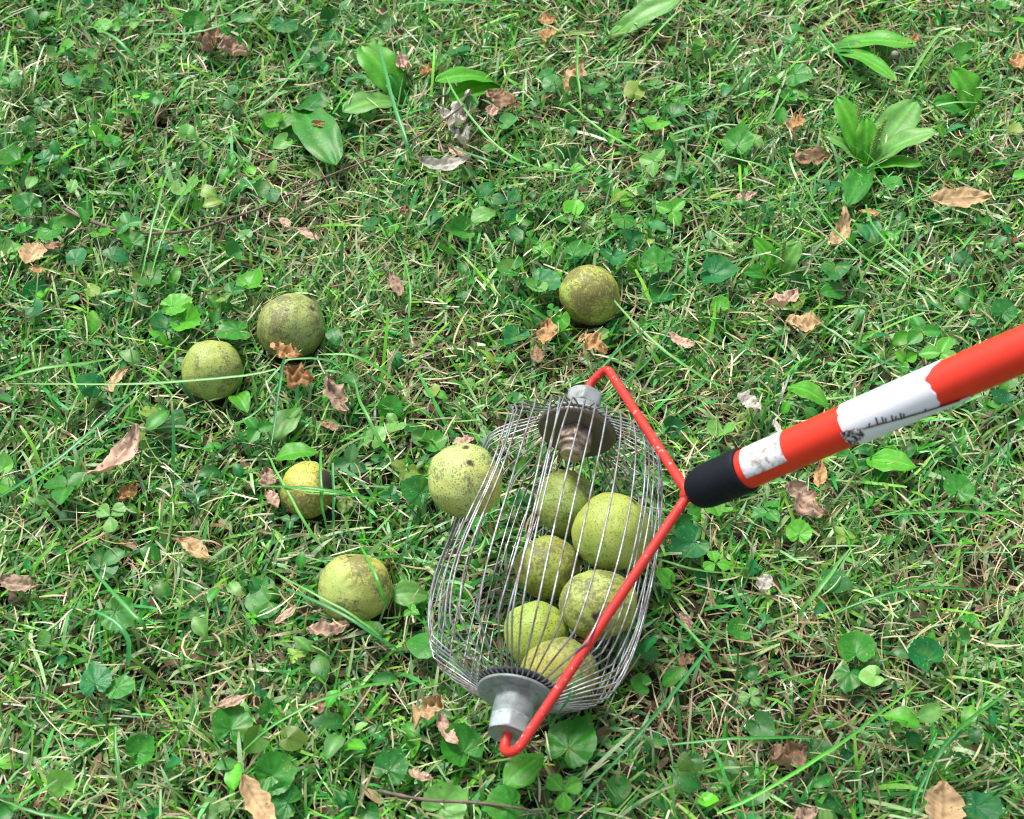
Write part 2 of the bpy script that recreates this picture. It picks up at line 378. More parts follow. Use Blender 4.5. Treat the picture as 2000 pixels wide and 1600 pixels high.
# label sheets bent round the pole
def pfr(s):
    c = J+PD*s; v = nrm(CAM-c); v = nrm(v-PD*(v@PD)); u = nrm(np.cross(PD, v)); return c, v, (u if (pj(c+u*.01)[1] < pj(c)[1]) else -u)
def patch(name, s0, s1, a0f, a1f, r, mat, ns=40, na=24, endf=None, parent=None, thick=.0003):
    V = []
    _, v, u = pfr((s0+s1)/2)
    for lay in (r, r-thick):
        for i in range(ns+1):
            t = i/ns; a0, a1 = a0f(t), a1f(t)
            for j in range(na+1):
                q = j/na; a = R(a0+(a1-a0)*q); s = s0+(s1-s0)*t
                if endf: s += endf(t, q)
                V.append(J+PD*s+(v*math.cos(a)+u*math.sin(a))*lay)
    m_ = (ns+1)*(na+1); w_ = na+1
    Q = [(i*w_+j, i*w_+j+1, (i+1)*w_+j+1, (i+1)*w_+j) for i in range(ns) for j in range(na)]
    Q += [(m_+a, m_+d, m_+c, m_+b) for a, b, c, d in Q]
    for i in range(ns):
        for j in (0, na): Q.append((i*w_+j, (i+1)*w_+j, m_+(i+1)*w_+j, m_+i*w_+j))
    for j in range(na):
        for i in (0, ns): Q.append((i*w_+j, i*w_+j+1, m_+i*w_+j+1, m_+i*w_+j))
    return mesh_np(name, np.array(V)-base, Q, mat, None, pole if parent is None else parent)
nz = lambda x, k=0: noise.noise(Vector((x, k, 0)))
sa, sb = sl_(1490), sl_(1575)
sa, sb = sl_(1470), sl_(1548)
st = patch('small_sticker', sa, sb, lambda t: -26+1*nz(t*9), lambda t: 84, PR+.0004, M_sticker)
st['label'] = 'small off white sticker, dirty and unreadable, near the black ferrule'
la, lb = sl_(1662), sl_(1842)
def lend(t, q):
    k = max(0, (t-.8)/.2); return k*(.014*nz(q*2.6, 3)+.013*(q-.45)+.0030*nz(q*7, 5))-max(0, (.05-t)/.05)*.0010*nz(q*8, 8)
lab = patch('torn_label', la, lb, lambda t: -14-44*t+5*nz(t*7, 1)+3*nz(t*23, 4), lambda t: 100, PR+.0005, M_label, 60, 40, lend)
lab['label'] = 'long white paper label, torn at its ends and slit along its length'
fl = patch('label_flap', la+.004, lb+.008, lambda t: -112, lambda t: -20-44*t+4*nz(t*8, 7), PR+.0012, M_label, 60, 16,
           lambda t, q: max(0, (t-.85)/.15)*.008*(q-.3+nz(q*5, 2)))
def strip(name, s0, s1, a0, a1, wd, r=PR+.0009, mat=M_ink):
    return patch(name, s0, s1, lambda t: a0+(a1-a0)*t-wd*(.6+.8*abs(nz(t*19, 3))), lambda t: a0+(a1-a0)*t+wd*(.6+.9*abs(nz(t*23, 9))), r, mat, 30, 3)
strip('grime_line', la+.002, lb+.009, -16, -61, 1.9, PR+.0017)
# grime patch at lower left corner of the label
gp = patch('grime_patch', la-.0012, la+.012, lambda t: -62+22*t+10*nz(t*8), lambda t: -8-14*t+12*nz(t*7, 6), PR+.0019, M_smudge, 20, 16, lambda t, q: .0016*nz(q*9, t*3))
# remains of the printed characters: feet of torn letters standing on the slit
for k, (f0, hgt) in enumerate([(.26, 9), (.345, 20), (.40, 17), (.425, 12), (.49, 15), (.52, 10), (.575, 16), (.60, 12), (.80, 9)]):
    sc_ = la+(lb-la)*f0; a0 = -16-45*f0+2
    patch('print_mark', sc_-.0005, sc_+.0005, lambda t: a0, lambda t, h=hgt: a0+h, PR+.0009, M_ink, 3, 6, lambda t, q: .0016*q)
# ------------------------------------------------------------------ lawn
def fieldnoise(x, y, sc, ph):
    v = 0
    for k in range(5):
        a = ph*1.7+k*2.4; v = v+np.sin((x*math.cos(a)+y*math.sin(a))*sc*(1+.37*k)+ph*(k+1)+1.3*np.sin((y*math.cos(a)-x*math.sin(a))*sc*.7+k))
    return v/5*1.6
THATCH = [(850, 690, 110), (1400, 830, 75), (1930, 1130, 110), (1700, 1340, 130), (1650, 50, 110), (1250, 270, 90), (560, 370, 60), (760, 1330, 70), (330, 250, 60), (1150, 740, 60), (1500, 60, 90), (200, 1060, 50), (1340, 1400, 100), (600, 470, 70), (1250, 110, 80)]
TC = [(at(a, b, .01)[:2], c/2270) for a, b, c in THATCH]
BROAD = [(120, 60, 140), (60, 330, 110), (1050, 560, 90), (1130, 430, 110), (1300, 250, 120), (1650, 480, 120), (330, 620, 80), (900, 440, 110), (1400, 1150, 110), (1700, 1300, 90), (700, 1530, 200), (1100, 1500, 130), (300, 1200, 90), (1750, 920, 120), (600, 260, 120), (1900, 620, 100), (960, 700, 70), (450, 100, 120), (1250, 500, 90), (1000, 330, 90), (1330, 560, 70), (60, 440, 90), (850, 950, 70)]
BC = [(at(a, b, .01)[:2], c/2270) for a, b, c in BROAD]
def spots(x, y, L):
    v = np.zeros_like(x)
    for c, r in L: v = np.maximum(v, np.exp(-((x-c[0])**2+(y-c[1])**2)/(r*r)))
    return v
HEROES = []          # discs (x,y,r,z) where short blades are thinned
def scatter(dens, xr=(-1.35, 1.35), yr=(-1.05, 1.6), keep=None):
    area = (xr[1]-xr[0])*(yr[1]-yr[0]); n_ = int(area*dens)
    x = rng.uniform(*xr, n_); y = rng.uniform(*yr, n_)
    # full density inside the part the photo shows, thinner outside it
    hw = .40+.19*(y+.42)/1.0
    out = np.maximum(np.maximum(np.abs(x)-hw, 0), np.maximum(y-.60, 0)+np.maximum(-.42-y, 0))
    k = rng.uniform(size=n_) < np.where(out > .03, .42, 1.0)
    if keep is not None: k &= rng.uniform(size=n_) < keep(x, y)
    return x[k], y[k]
def blades(x, y, L, W, th0, kth, az, kaz, z0, seg=4, zcap=None, blunt=.3, roll=.5):
    n_ = len(x); t = np.linspace(0, 1, seg+1); ds = L/seg
    P = np.zeros((n_, seg+1, 3)); P[:, 0, 0] = x; P[:, 0, 1] = y; P[:, 0, 2] = z0
    for i in range(seg):
        th = th0+kth*(t[i]+.5/seg); a = az+kaz*(t[i]+.5/seg)
        P[:, i+1, 0] = P[:, i, 0]+ds*np.sin(th)*np.cos(a); P[:, i+1, 1] = P[:, i, 1]+ds*np.sin(th)*np.sin(a)
        P[:, i+1, 2] = np.maximum(P[:, i, 2]+ds*np.cos(th), .002)
    if zcap is not None:
        z = P[:, :, 2]; P[:, :, 2] = np.where(z > zcap[:, None], zcap[:, None]+(z-zcap[:, None])*.25, z)
    sc_ = (P-CB)@AX; lt = np.abs((P-CB)@nrm([AX[1], -AX[0], 0])); z = P[:, :, 2]      # pressed down under the cage
    ins = (sc_ > .005) & (sc_ < LEN-.005) & (lt < .070) & (z > .028); P[:, :, 2] = np.where(ins, .028+(z-.028)*.15, z)
    a = az[:, None]+kaz[:, None]*t[None]
    rl = rng.uniform(-roll, roll, n_)[:, None]
    side = np.stack([-np.sin(a)*np.cos(rl), np.cos(a)*np.cos(rl), np.sin(rl)+0*a], -1)
    prof_ = np.interp(t, [0, .15, .55, .85, 1], [.65, .9, 1.0, .72, 1.0])
    endw = np.where(rng.uniform(size=n_) < blunt, .55, .06)
    wd = W[:, None]*np.where(t[None] > .99, endw[:, None], prof_[None])*.5
    V = np.stack([P-side*wd[..., None], P+side*wd[..., None]], 2)      # n, seg+1, 2, 3
    return P, V, t
def clear(P, prob_hero=.75):
    """drops blades that would pierce nuts, hubs, pole, or bury the hand-placed leaves"""
    n_ = len(P); bad = np.zeros(n_, bool)
    for c, r in SPH:
        d = np.linalg.norm(P-c, axis=2); bad |= (d < r*1.03).any(1)
        if c[2] < .04: bad |= (np.linalg.norm(P[:, 0, :2]-c[:2], axis=1) < r*.85)
    for A_, B_, r in ((CB-AX*.065, CB+AX*.02, .018), (CT-AX*.03, CT+AX*.06, .019), (CB-AX*.004, CB+AX*.006, .031), (CT-AX*.006, CT+AX*.004, .033)):
        ab = B_-A_; t = np.clip(((P-A_)@ab)/(ab@ab), 0, 1); d = np.linalg.norm(P-(A_+t[..., None]*ab), axis=2); bad |= (d < r).any(1)
    # inside the cage the grass is pressed down
    s = (P-CB)@AX; q = P-CB-s[..., None]*AX; rr = np.linalg.norm(q, axis=2)
    ins = (s > .0) & (s < LEN) & (rr < .078) & (P[..., 2] > .038); bad |= ins.any(1)
    u = rng.uniform(size=n_)
    for hx, hy, hr, hz in HEROES:
        d0 = np.hypot(P[:, :, 0]-hx, P[:, :, 1]-(hy)); cov = ((d0 < hr) & (P[:, :, 2] > hz-.006)).any(1)
        # blades standing in front of it (towards the viewer) also hide it
        d1 = np.hypot(P[:, :, 0]-hx, P[:, :, 1]-(hy-hr*.5)); cov |= ((d1 < hr*.9) & (P[:, :, 2] > hz+.002)).any(1)
        bad |= cov & (u < prob_hero)
    return ~bad
def strips(V, col, seg):
    n_ = V.shape[0]; m_ = (seg+1)*2
    b = (np.arange(n_)*m_)[:, None]; i = np.arange(seg)[None]*2
    Q = np.stack([b+i, b+i+1, b+i+3, b+i+2], -1).reshape(-1, 4)
    return V.reshape(-1, 3), Q, np.repeat(col[:, :, None, :], 2, 2).reshape(-1, 3)
def pal(n_, cols, p=None, jit=.12):
    cols = np.array(cols); i = rng.choice(len(cols), n_, p=p); c = cols[i]*(1+rng.normal(0, jit, (n_, 1)))
    return np.clip(c*(1+rng.normal(0, .05, (n_, 3))), .003, .9)
GREENS = [(.04, .30, .02), (.10, .40, .02), (.025, .21, .025), (.15, .46, .02), (.07, .36, .06), (.03, .29, .05), (.24, .50, .07), (.30, .52, .20), (.12, .42, .13), (.38, .54, .28)]
TANS = [(.47, .37, .20), (.37, .27, .14), (.58, .50, .31), (.28, .20, .10), (.44, .34, .19), (.72, .66, .50)]
HERO_TODO = []
# ---------------- leaf outlines
def leaf_grid(L, W, u_pow=.9, nu=12, nv=6, serr=0, ns=9, fold=.15, arch=.3, ripple=0, veins=5, tipcut=0, basew=.06, pinn=False, endp=.8):
    V = []; Cc = []
    for i in range(nu+1):
        u = i/nu; wv = W*.5*max(basew*(1-u), math.sin(math.pi*min(1, u**u_pow*(1-tipcut)+.0))**endp)
        if serr: wv *= 1+serr*((u*ns) % 1-.5)
        for j in range(nv+1):
            v = j/nv*2-1; y = v*wv
            z = fold*abs(y)-arch*L*(u-.35)**2+ripple*W*math.sin(u*17+v*3)*abs(v)
            if pinn: z += .035*W*math.cos(2*math.pi*(u*7-abs(v)*1.2))*abs(v)
            else: z += .02*W*math.cos(v*veins*math.pi)
            V.append((u*L, y, z)); vein = 1.28 if abs(v) < .08 else 1.0
            if pinn: vein *= 1+.14*math.cos(2*math.pi*(u*7-abs(v)*1.2))
            else: vein *= 1+.10*math.cos(v*veins*math.pi)
            Cc.append(vein)
    Q = [(i*(nv+1)+j, i*(nv+1)+j+1, (i+1)*(nv+1)+j+1, (i+1)*(nv+1)+j) for i in range(nu) for j in range(nv)]
    return np.array(V), np.array(Q), np.array(Cc)
def violet(D, cup=.3, fold=.1, cren=.045, na=44, nr=5, wav=.05, pt=.18, ph=0):
    V = []; Cc = []
    for i in range(na+1):
        th = -math.pi*.97+2*math.pi*.97*i/na; at_ = abs(th)
        r = .46+.10*math.cos(th)+pt*max(0, 1-at_/.5)**1.5*.4
        if at_ > 2.45: r *= 1-.75*((at_-2.45)/.62)**1.6
        r *= 1+cren*math.cos(th*21)
        for j in range(nr+1):
            q = (j/nr); x = r*q*math.cos(th); y = r*q*math.sin(th)
            z = cup*q*q*.3+fold*abs(y)+wav*q*math.sin(3*th+ph)*.7-.045*q*(1-abs(math.cos(4.5*th)))+.012*math.sin(19*q+th*2)
            V.append((x*D, y*D, z*D)); Cc.append(1+.22*max(0, abs(math.cos(4.5*th))-.75)*4*(1-q*.6)*(1 if q > .05 else .5)+(.10 if j == nr else 0))
    Q = [(i*(nr+1)+j, i*(nr+1)+j+1, (i+1)*(nr+1)+j+1, (i+1)*(nr+1)+j) for i in range(na) for j in range(nr)]
    return np.array(V), np.array(Q), np.array(Cc)
def trefoil(D, kind='berry'):
    parts = []; cs = []
    for a in (0, 1.95, -1.95):
        if kind == 'berry': V, Q, c = leaf_grid(D*.55, D*.46, .8, 14, 6, .16, 7, .35, .12, 0, 5, 0, .1, True)
        else: V, Q, c = leaf_grid(D*.46, D*.46, 1.2, 10, 6, 0, 9, .15, .1, 0, 3, .12, .1)
        V = V+[D*.02, 0, 0]; ca, sa_ = math.cos(a), math.sin(a)
        V = np.stack([V[:, 0]*ca-V[:, 1]*sa_, V[:, 0]*sa_+V[:, 1]*ca, V[:, 2]], -1); parts.append((V, Q)); cs.append(c)
    V, Q = merge(parts); return V, Q, np.concatenate(cs)
def rot(az, tilt=0, roll=0):
    return np.array(Matrix.Rotation(az, 3, 'Z') @ Matrix.Rotation(-tilt, 3, 'Y') @ Matrix.Rotation(roll, 3, 'X'))
# ---------------- hand-placed weeds.  dir = degrees in the picture, 90 = up the picture
GC = {'d': (.018, .17, .020), 'm': (.035, .24, .020), 'l': (.085, .38, .02), 'p': (.15, .39, .08), 'b': (.012, .18, .040), 'y': (.20, .34, .05)}
def hero(px, py, size_px, z): 
    c = at(px, py, z); HEROES.append((c[0], c[1], size_px/2270*.42, z)); return c
def leafpart(VQC, c, M, col, parent, org, name='leaf', mat=None):
    V, Q, f = VQC; V = V@M.T+c-np.asarray(org)
    tone = np.array(col)[None]*f[:, None]; tone *= (1+rng.normal(0, .05, (len(V), 1)))
    return mesh_np(name, V, Q, mat or M_weed, np.clip(tone, 0, .9), parent)
def stalk(a, b, org, parent, r=.0006, col=(.12, .26, .05), name='stalk'):
    m_ = (np.asarray(a)+np.asarray(b))/2+np.array([0, 0, .004]); t = np.linspace(0, 1, 7)[:, None]
    pts = np.asarray(a)*(1-t)**2+2*m_*t*(1-t)+np.asarray(b)*t*t
    V, Q = tube(pts, r, 5, False); mesh_np(name, V-np.asarray(org), Q, M_weed, np.tile(col, (len(V), 1)), parent)
WEEDS = [
 # px, py, size, kind, dir, tone, label
 (378, 50, 58, 'v', 60, 'm', 'dark serrated violet leaf near the top edge, left of the brown crumpled leaf'),
 (556, 45, 66, 'v', 270, 'b', 'blue green heart shaped violet leaf at the top edge'),
 (252, 28, 48, 'v', 100, 'd', 'small dark violet leaf at the top left edge'),
 (196, 50, 44, 'v', 30, 'l', 'light green round leaf in the top left corner'),
 (207, 165, 46, 'v', 200, 'd', 'dark green round leaf among wide pale blades at upper left'),
 (20, 163, 54, 'v', 80, 'm', 'round green leaf touching the left edge near the top'),
 (38, 318, 84, 'v', 240, 'm', 'large rounded leaf at the left edge above the twig'),
 (84, 312, 52, 'v', 20, 'b', 'bluish leaf beside the large rounded leaf at the left edge'),
 (61, 355, 40, 'o', 260, 'p', 'small pale oval leaf below the large leaf at the left edge'),
 (142, 363, 34, 'o', 80, 'p', 'tiny pale oval leaf above the left end of the twig'),
 (56, 404, 64, 'v', 150, 'd', 'dark leaf at the left, just under the start of the twig'),
 (102, 448, 66, 'v', 300, 'm', 'broad green leaf under the left end of the dark twig'),
 (12, 495, 50, 'v', 90, 'p', 'pale leaf cut by the left edge beside the tan triangular leaf'),
 (365, 365, 64, 'v', 280, 'p', 'pale green leaf just above the middle of the curved twig'),
 (560, 234, 56, 'o', 240, 'p', 'pale spotted oval leaf left of the orange fragment'),
 (259, 476, 52, 'v', 120, 'm', 'round leaf just below the curve of the twig'),
 (488, 558, 60, 'v', 60, 'l', 'light green leaf above the left pair of walnuts'),
 (466, 646, 70, 'v', 200, 'm', 'ribbed green violet leaf standing between the two left walnuts'),
 (322, 642, 58, 'v', 110, 'b', 'ribbed blue green leaf left of the furthest left walnut'),
 (362, 628, 64, 'v', 330, 'l', 'bright green leaf touching the upper left of the sunken walnut'),
 (335, 598, 70, 'v', 20, 'l', 'light leaf lying above the ribbed blue green leaf'),
 (652, 655, 44, 'o', 290, 'd', 'dark oval leaf hidden at the right side of the dull green walnut'),
 (470, 782, 60, 'o', 300, 'l', 'yellow green oval leaf just below the sunken walnut'),
 (558, 822, 86, 'o', 60, 'p', 'large pale green oval leaf standing in the grass below the left walnuts'),
 (578, 884, 80, 'o', 10, 'l', 'bright leaf lying just below the large pale oval leaf'),
 (776, 828, 40, 'v', 240, 'p', 'small pale fan shaped leaf in the bare straw patch'),
 (130, 950, 92, 't', 270, 'm', 'large bright three part leaf at the left below the long pink brown leaf'),
 (215, 1008, 64, 'c', 30, 'p', 'grey green clover with three round leaflets at the left'),
 (195, 1110, 60, 'v', 50, 'd', 'dark shiny leaf crossed by blades below the clover'),
 (225, 1195, 66, 'v', 320, 'm', 'broad dull green leaf at lower left under crossing blades'),
 (185, 1335, 60, 'v', 100, 'b', 'round blue green leaf at the lower left'),
 (228, 1342, 52, 'v', 350, 'm', 'green leaf touching the right side of the round blue green leaf'),
 (450, 1425, 70, 'v', 80, 'm', 'ribbed round leaf at the lower left of the wire cage'),
 (530, 1515, 72, 'v', 20, 'm', 'shiny green leaf at the bottom edge, above the orange tan leaf'),
 (562, 1568, 62, 'v', 160, 'd', 'dark leaf at the bottom edge right of the orange tan leaf'),
 (1052, 548, 76, 'v', 330, 'b', 'large dark ribbed violet leaf left of the mottled walnut'),
 (1048, 562, 44, 'v', 260, 'p', 'pale folded leaf lying over the dark ribbed leaf'),
 (1058, 488, 44, 'v', 60, 'l', 'bright yellow green small leaf above the dark ribbed leaf'),
 (1012, 655, 54, 'v', 230, 'b', 'dark leaf below left of the mottled walnut'),
 (1120, 500, 56, 'v', 10, 'm', 'green leaf leaning over the top of the mottled walnut'),
 (1195, 500, 60, 'v', 280, 'b', 'blue green leaf up right of the mottled walnut'),
 (1285, 515, 66, 'v', 100, 'm', 'lobed green leaf right of the mottled walnut'),
 (1392, 535, 74, 'v', 350, 'b', 'smooth pointed blue green leaf in the middle right'),
 (1408, 600, 38, 'v', 90, 'l', 'small round light leaf on a long stalk at centre right'),
 (1282, 240, 64, 'v', 250, 'l', 'pale fan shaped leaf with a glossy face in the upper middle'),
 (1312, 225, 56, 'v', 30, 'd', 'dark leaf behind the pale fan shaped leaf'),
 (1162, 170, 58, 'v', 270, 'd', 'dark heart shaped leaf right of the tan pointed leaf'),
 (1552, 145, 66, 'v', 320, 'm', 'glossy pointed leaf in the upper right beside tall stems'),
 (1440, 285, 72, 'v', 70, 'm', 'cluster leaf with ribbed glossy lobes in the upper right'),
 (1312, 412, 66, 't', 40, 'l', 'ribbed light green strawberry like leaf in the centre right'),
 (1218, 425, 56, 'v', 270, 'm', 'green leaf with a shiny patch left of the ribbed three part leaf'),
 (905, 452, 58, 'v', 200, 'm', 'rounded leaf in the middle, above the bare straw'),
 (945, 420, 60, 'o', 30, 'p', 'pale grey green oval leaf above the middle of the picture'),
 (540, 240, 44, 'v', 150, 'l', 'bright leaf near the big dark plantain leaves'),
 (1700, 452, 66, 'o', 280, 'b', 'dark serrated leaf beside the curled tan strip'),
 (1632, 520, 62, 'v', 260, 'd', 'folded dark heart leaf below the curled tan strip'),
 (1628, 568, 62, 'o', 200, 'm', 'bright folded leaf below the dark heart leaf'),
 (1958, 612, 56, 'v', 60, 'd', 'dark round leaf at the right edge above the pole'),
 (1800, 648, 66, 't', 110, 'm', 'three part ribbed leaf just above the red pole'),
 (1838, 690, 74, 't', 60, 'l', 'ribbed light leaf touching the upper edge of the pole'),
 (1110, 1462, 92, 'v', 60, 'm', 'large glossy leaf just right of the lower yoke hook'),
 (1022, 1502, 82, 'o', 40, 'l', 'broad pale leaf directly below the yoke hook'),
 (905, 1470, 74, 'v', 120, 'm', 'green leaf at the left of the yoke hook'),
 (1100, 1545, 64, 'c', 20, 'l', 'light green clover at the bottom below the hook'),
 (860, 1580, 76, 'v', 30, 'p', 'pale leaf at the bottom edge, middle'),
 (1000, 1570, 70, 'v', 200, 'm', 'mid green leaf at the bottom edge under the thin twig'),
 (760, 1505, 60, 'v', 60, 'd', 'dark round leaf at the bottom left of the thin twig'),
 (1672, 1278, 66, 'v', 80, 'm', 'fan shaped green leaf in the lower right shade'),
 (1660, 1315, 50, 'v', 250, 'd', 'dark leaf below the fan shaped leaf in the lower right'),
 (1810, 1290, 60, 'v', 120, 'b', 'dark blue green leaf in the lower right, beside long blades'),
 (1398, 1100, 50, 'c', 100, 'l', 'pale two lobed leaf right of the wire cage'),
 (1355, 1060, 72, 'v', 210, 'b', 'dark leaf right of the red yoke arm'),
 (1446, 1232, 46, 'v', 200, 'm', 'small round leaf right of the cage among blades'),
 (1466, 1362, 40, 'c', 60, 'p', 'little grey green clover at the lower right'),
 (1905, 1575, 70, 'v', 330, 'b', 'dark ribbed leaf at the bottom right beside the tan leaf'),
 (1410, 845, 54, 'v', 250, 'p', 'dusty green leaf left of the pole above the ferrule'),
 (1870, 960, 60, 'v', 60, 'm', 'fan leaf under the pole at the right'),
 (1740, 900, 90, 'o', 340, 'l', 'broad green leaf just below the white label of the pole'),
 (1580, 765, 84, 'o', 330, 'l', 'insect eaten broad leaf above the red pole'),
 (1640, 830, 70, 'o', 50, 'm', 'broad leaf partly hidden behind the white label'),
 (1020, 975, 46, 't', 100, 'd', 'dark small leaf seen through the cage wires'),
 (818, 965, 60, 'v', 150, 'd', 'dark glossy leaf left of the squeezed walnut'),
 (800, 1160, 66, 'o', 5, 'p', 'narrow grey green leaf between the lowest loose walnut and the cage'),
 (270, 1470, 50, 'v', 45, 'm', 'mid green leaf near the bottom left'),
 (1500, 1000, 56, 't', 300, 'm', 'three part leaf below the black ferrule'),
 (1560, 1045, 48, 'v', 80, 'l', 'light leaf under the ferrule to the right'),
]
for px, py, sz, kind, dr, tone, label in WEEDS:
    z = random.uniform(.028, .038); c = hero(px, py, sz, z); D = sz/2270*1.04; az = R(dr)
    nm = {'v': 'violet_plant', 'o': 'plantain_seedling', 't': 'wild_strawberry', 'c': 'clover_plant'}[kind]
    tilt = random.uniform(.0, .35); roll = random.uniform(-.3, .3)
    if kind == 'v': G = violet(D, random.uniform(-.2, .8), random.uniform(-.1, .4), .04, 44, 5, random.uniform(.02, .09), random.uniform(.1, .5), random.uniform(0, 6)); off = np.zeros(3); bp = (0, 0, 0)
    elif kind == 'o': G = leaf_grid(D, D*random.uniform(.6, .75), .85, 16, 10, .05, 9, random.uniform(.05, .4), random.uniform(.2, .6), .03, 5); G[0][:, 0] -= D/2; bp = (-D/2, 0, 0)
    elif kind == 't': G = trefoil(D, 'berry'); bp = (0, 0, 0)
    else: G = trefoil(D, 'clover'); bp = (0, 0, 0)
    M = rot(az, tilt, roll); col = np.array(GC[tone])*(1+random.uniform(-.1, .1))
    root = c+np.array([math.cos(az)*-D*.7, math.sin(az)*-D*.7, -z]); root[2] = .0
    e = empty(nm, root); tag(e, label, 'weed')
    leafpart(G, c, M, col, e, root)
    a_ = c+M@np.array([G[0][:, 0].min() if kind == 'o' else 0, 0, G[0][0, 2] if kind != 'o' else G[0][3, 2]])
    stalk(a_, root, root, e)
# ---------------- plantain plants
def plantain(rpx, rpy, leaves, spikes, label):
    org = at(rpx, rpy, .004); e = empty('plantain_plant', org); tag(e, label, 'plantain')
    for tx, ty, wpx, zt, tone in leaves:
        tip = at(tx, ty, zt); v = tip-org; L = np.linalg.norm(v)
        az = math.atan2(v[1], v[0]); tilt = math.asin(max(-1, min(1, v[2]/L)))
        G = leaf_grid(L, wpx/2270, 1.35, 22, 10, .05, 5, .22, .25, .04, 7, 0, .18, False, .5)
        u_ = G[0][:, 0]/L; G[0][:, 2] += .25*L*(.35**2)*0+.5*L*u_*(1-u_)*.45
        leafpart(G, org+np.array([0, 0, .004]), rot(az, tilt+.1, random.uniform(-.2, .2)), np.array(GC[tone]), e, org)
        for q in (.35, .6, .85):
            m_ = org+v*q; HEROES.append((m_[0], m_[1], wpx/2270*.5, m_[2]+.006))
    for tx, ty, zt in spikes:
        tip = at(tx, ty, zt); parts = []; t = np.linspace(0, 1, 10)[:, None]
        mid = (org+tip)/2+np.array([0, 0, .006]); pts = org*(1-t)**2+2*mid*t*(1-t)+tip*t*t
        parts.append(tube(pts, .0009, 6, False))
        for k in range(46):
            f_ = .45+.55*k/46; b = org*(1-f_)**2+2*mid*f_*(1-f_)+tip*f_*f_; a = k*2.4; x_, y_, _ = frame(tip-org)
            d = x_*math.cos(a)+y_*math.sin(a); parts.append(lathe([(0, .0002), (.0006, .0009), (.0016, .0009), (.0024, .0002)], b+d*.0005, d+nrm(tip-org)*1.2, 5))
        V, Q = merge(parts); mesh_np('seed_spike', V-org, Q, M_weed, np.tile((.36, .55, .14), (len(V), 1)), e)
        HEROES.append((tip[0], tip[1], .01, zt))
plantain(1688, 338, [(1632, 195, 60, .05, 'l'), (1690, 235, 50, .045, 'l'), (1828, 262, 66, .05, 'p'), (1800, 330, 34, .03, 'l'), (1655, 408, 60, .03, 'm'), (1610, 270, 40, .03, 'p'), (1790, 205, 78, .035, 'p')],
         [(1673, 190, .06), (1730, 232, .06), (1718, 248, .055)], 'big plantain with upright seed spikes and ribbed oval leaves at the upper right')
plantain(1900, 235, [(1858, 140, 92, .04, 'l'), (1820, 210, 60, .03, 'm')], [(1910, 210, .05)], 'bright plantain leaf and spike right of the big spiked plantain')
plantain(1600, 110, [(1752, 165, 52, .04, 'l'), (1790, 95, 70, .035, 'l'), (1700, 110, 50, .03, 'm')], [], 'low plantain with two long leaves above the big spiked plantain')
plantain(1520, 555, [(1470, 470, 46, .04, 'l'), (1560, 475, 52, .042, 'p'), (1450, 540, 40, .03, 'm')], [(1532, 470, .05), (1580, 470, .05)], 'small plantain with two upright leaves above the pinkish dead leaf')
plantain(790, 210, [(705, 95, 88, .04, 'l'), (670, 225, 74, .03, 'p'), (760, 150, 40, .03, 'm')], [], 'large light plantain leaves left of the upper centre')
plantain(580, 215, [(655, 330, 92, .03, 'm'), (640, 215, 62, .028, 'd')], [], 'dark broad plantain leaves above the right end of the twig')
plantain(985, 175, [(850, 165, 60, .045, 'l'), (880, 205, 56, .03, 'l')], [], 'arched bright plantain leaf above the grey dead leaves')
plantain(1185, 90, [(1330, 5, 62, .04, 'p'), (1215, 60, 36, .03, 'p')], [], 'long pale leaf slanting at the top edge')
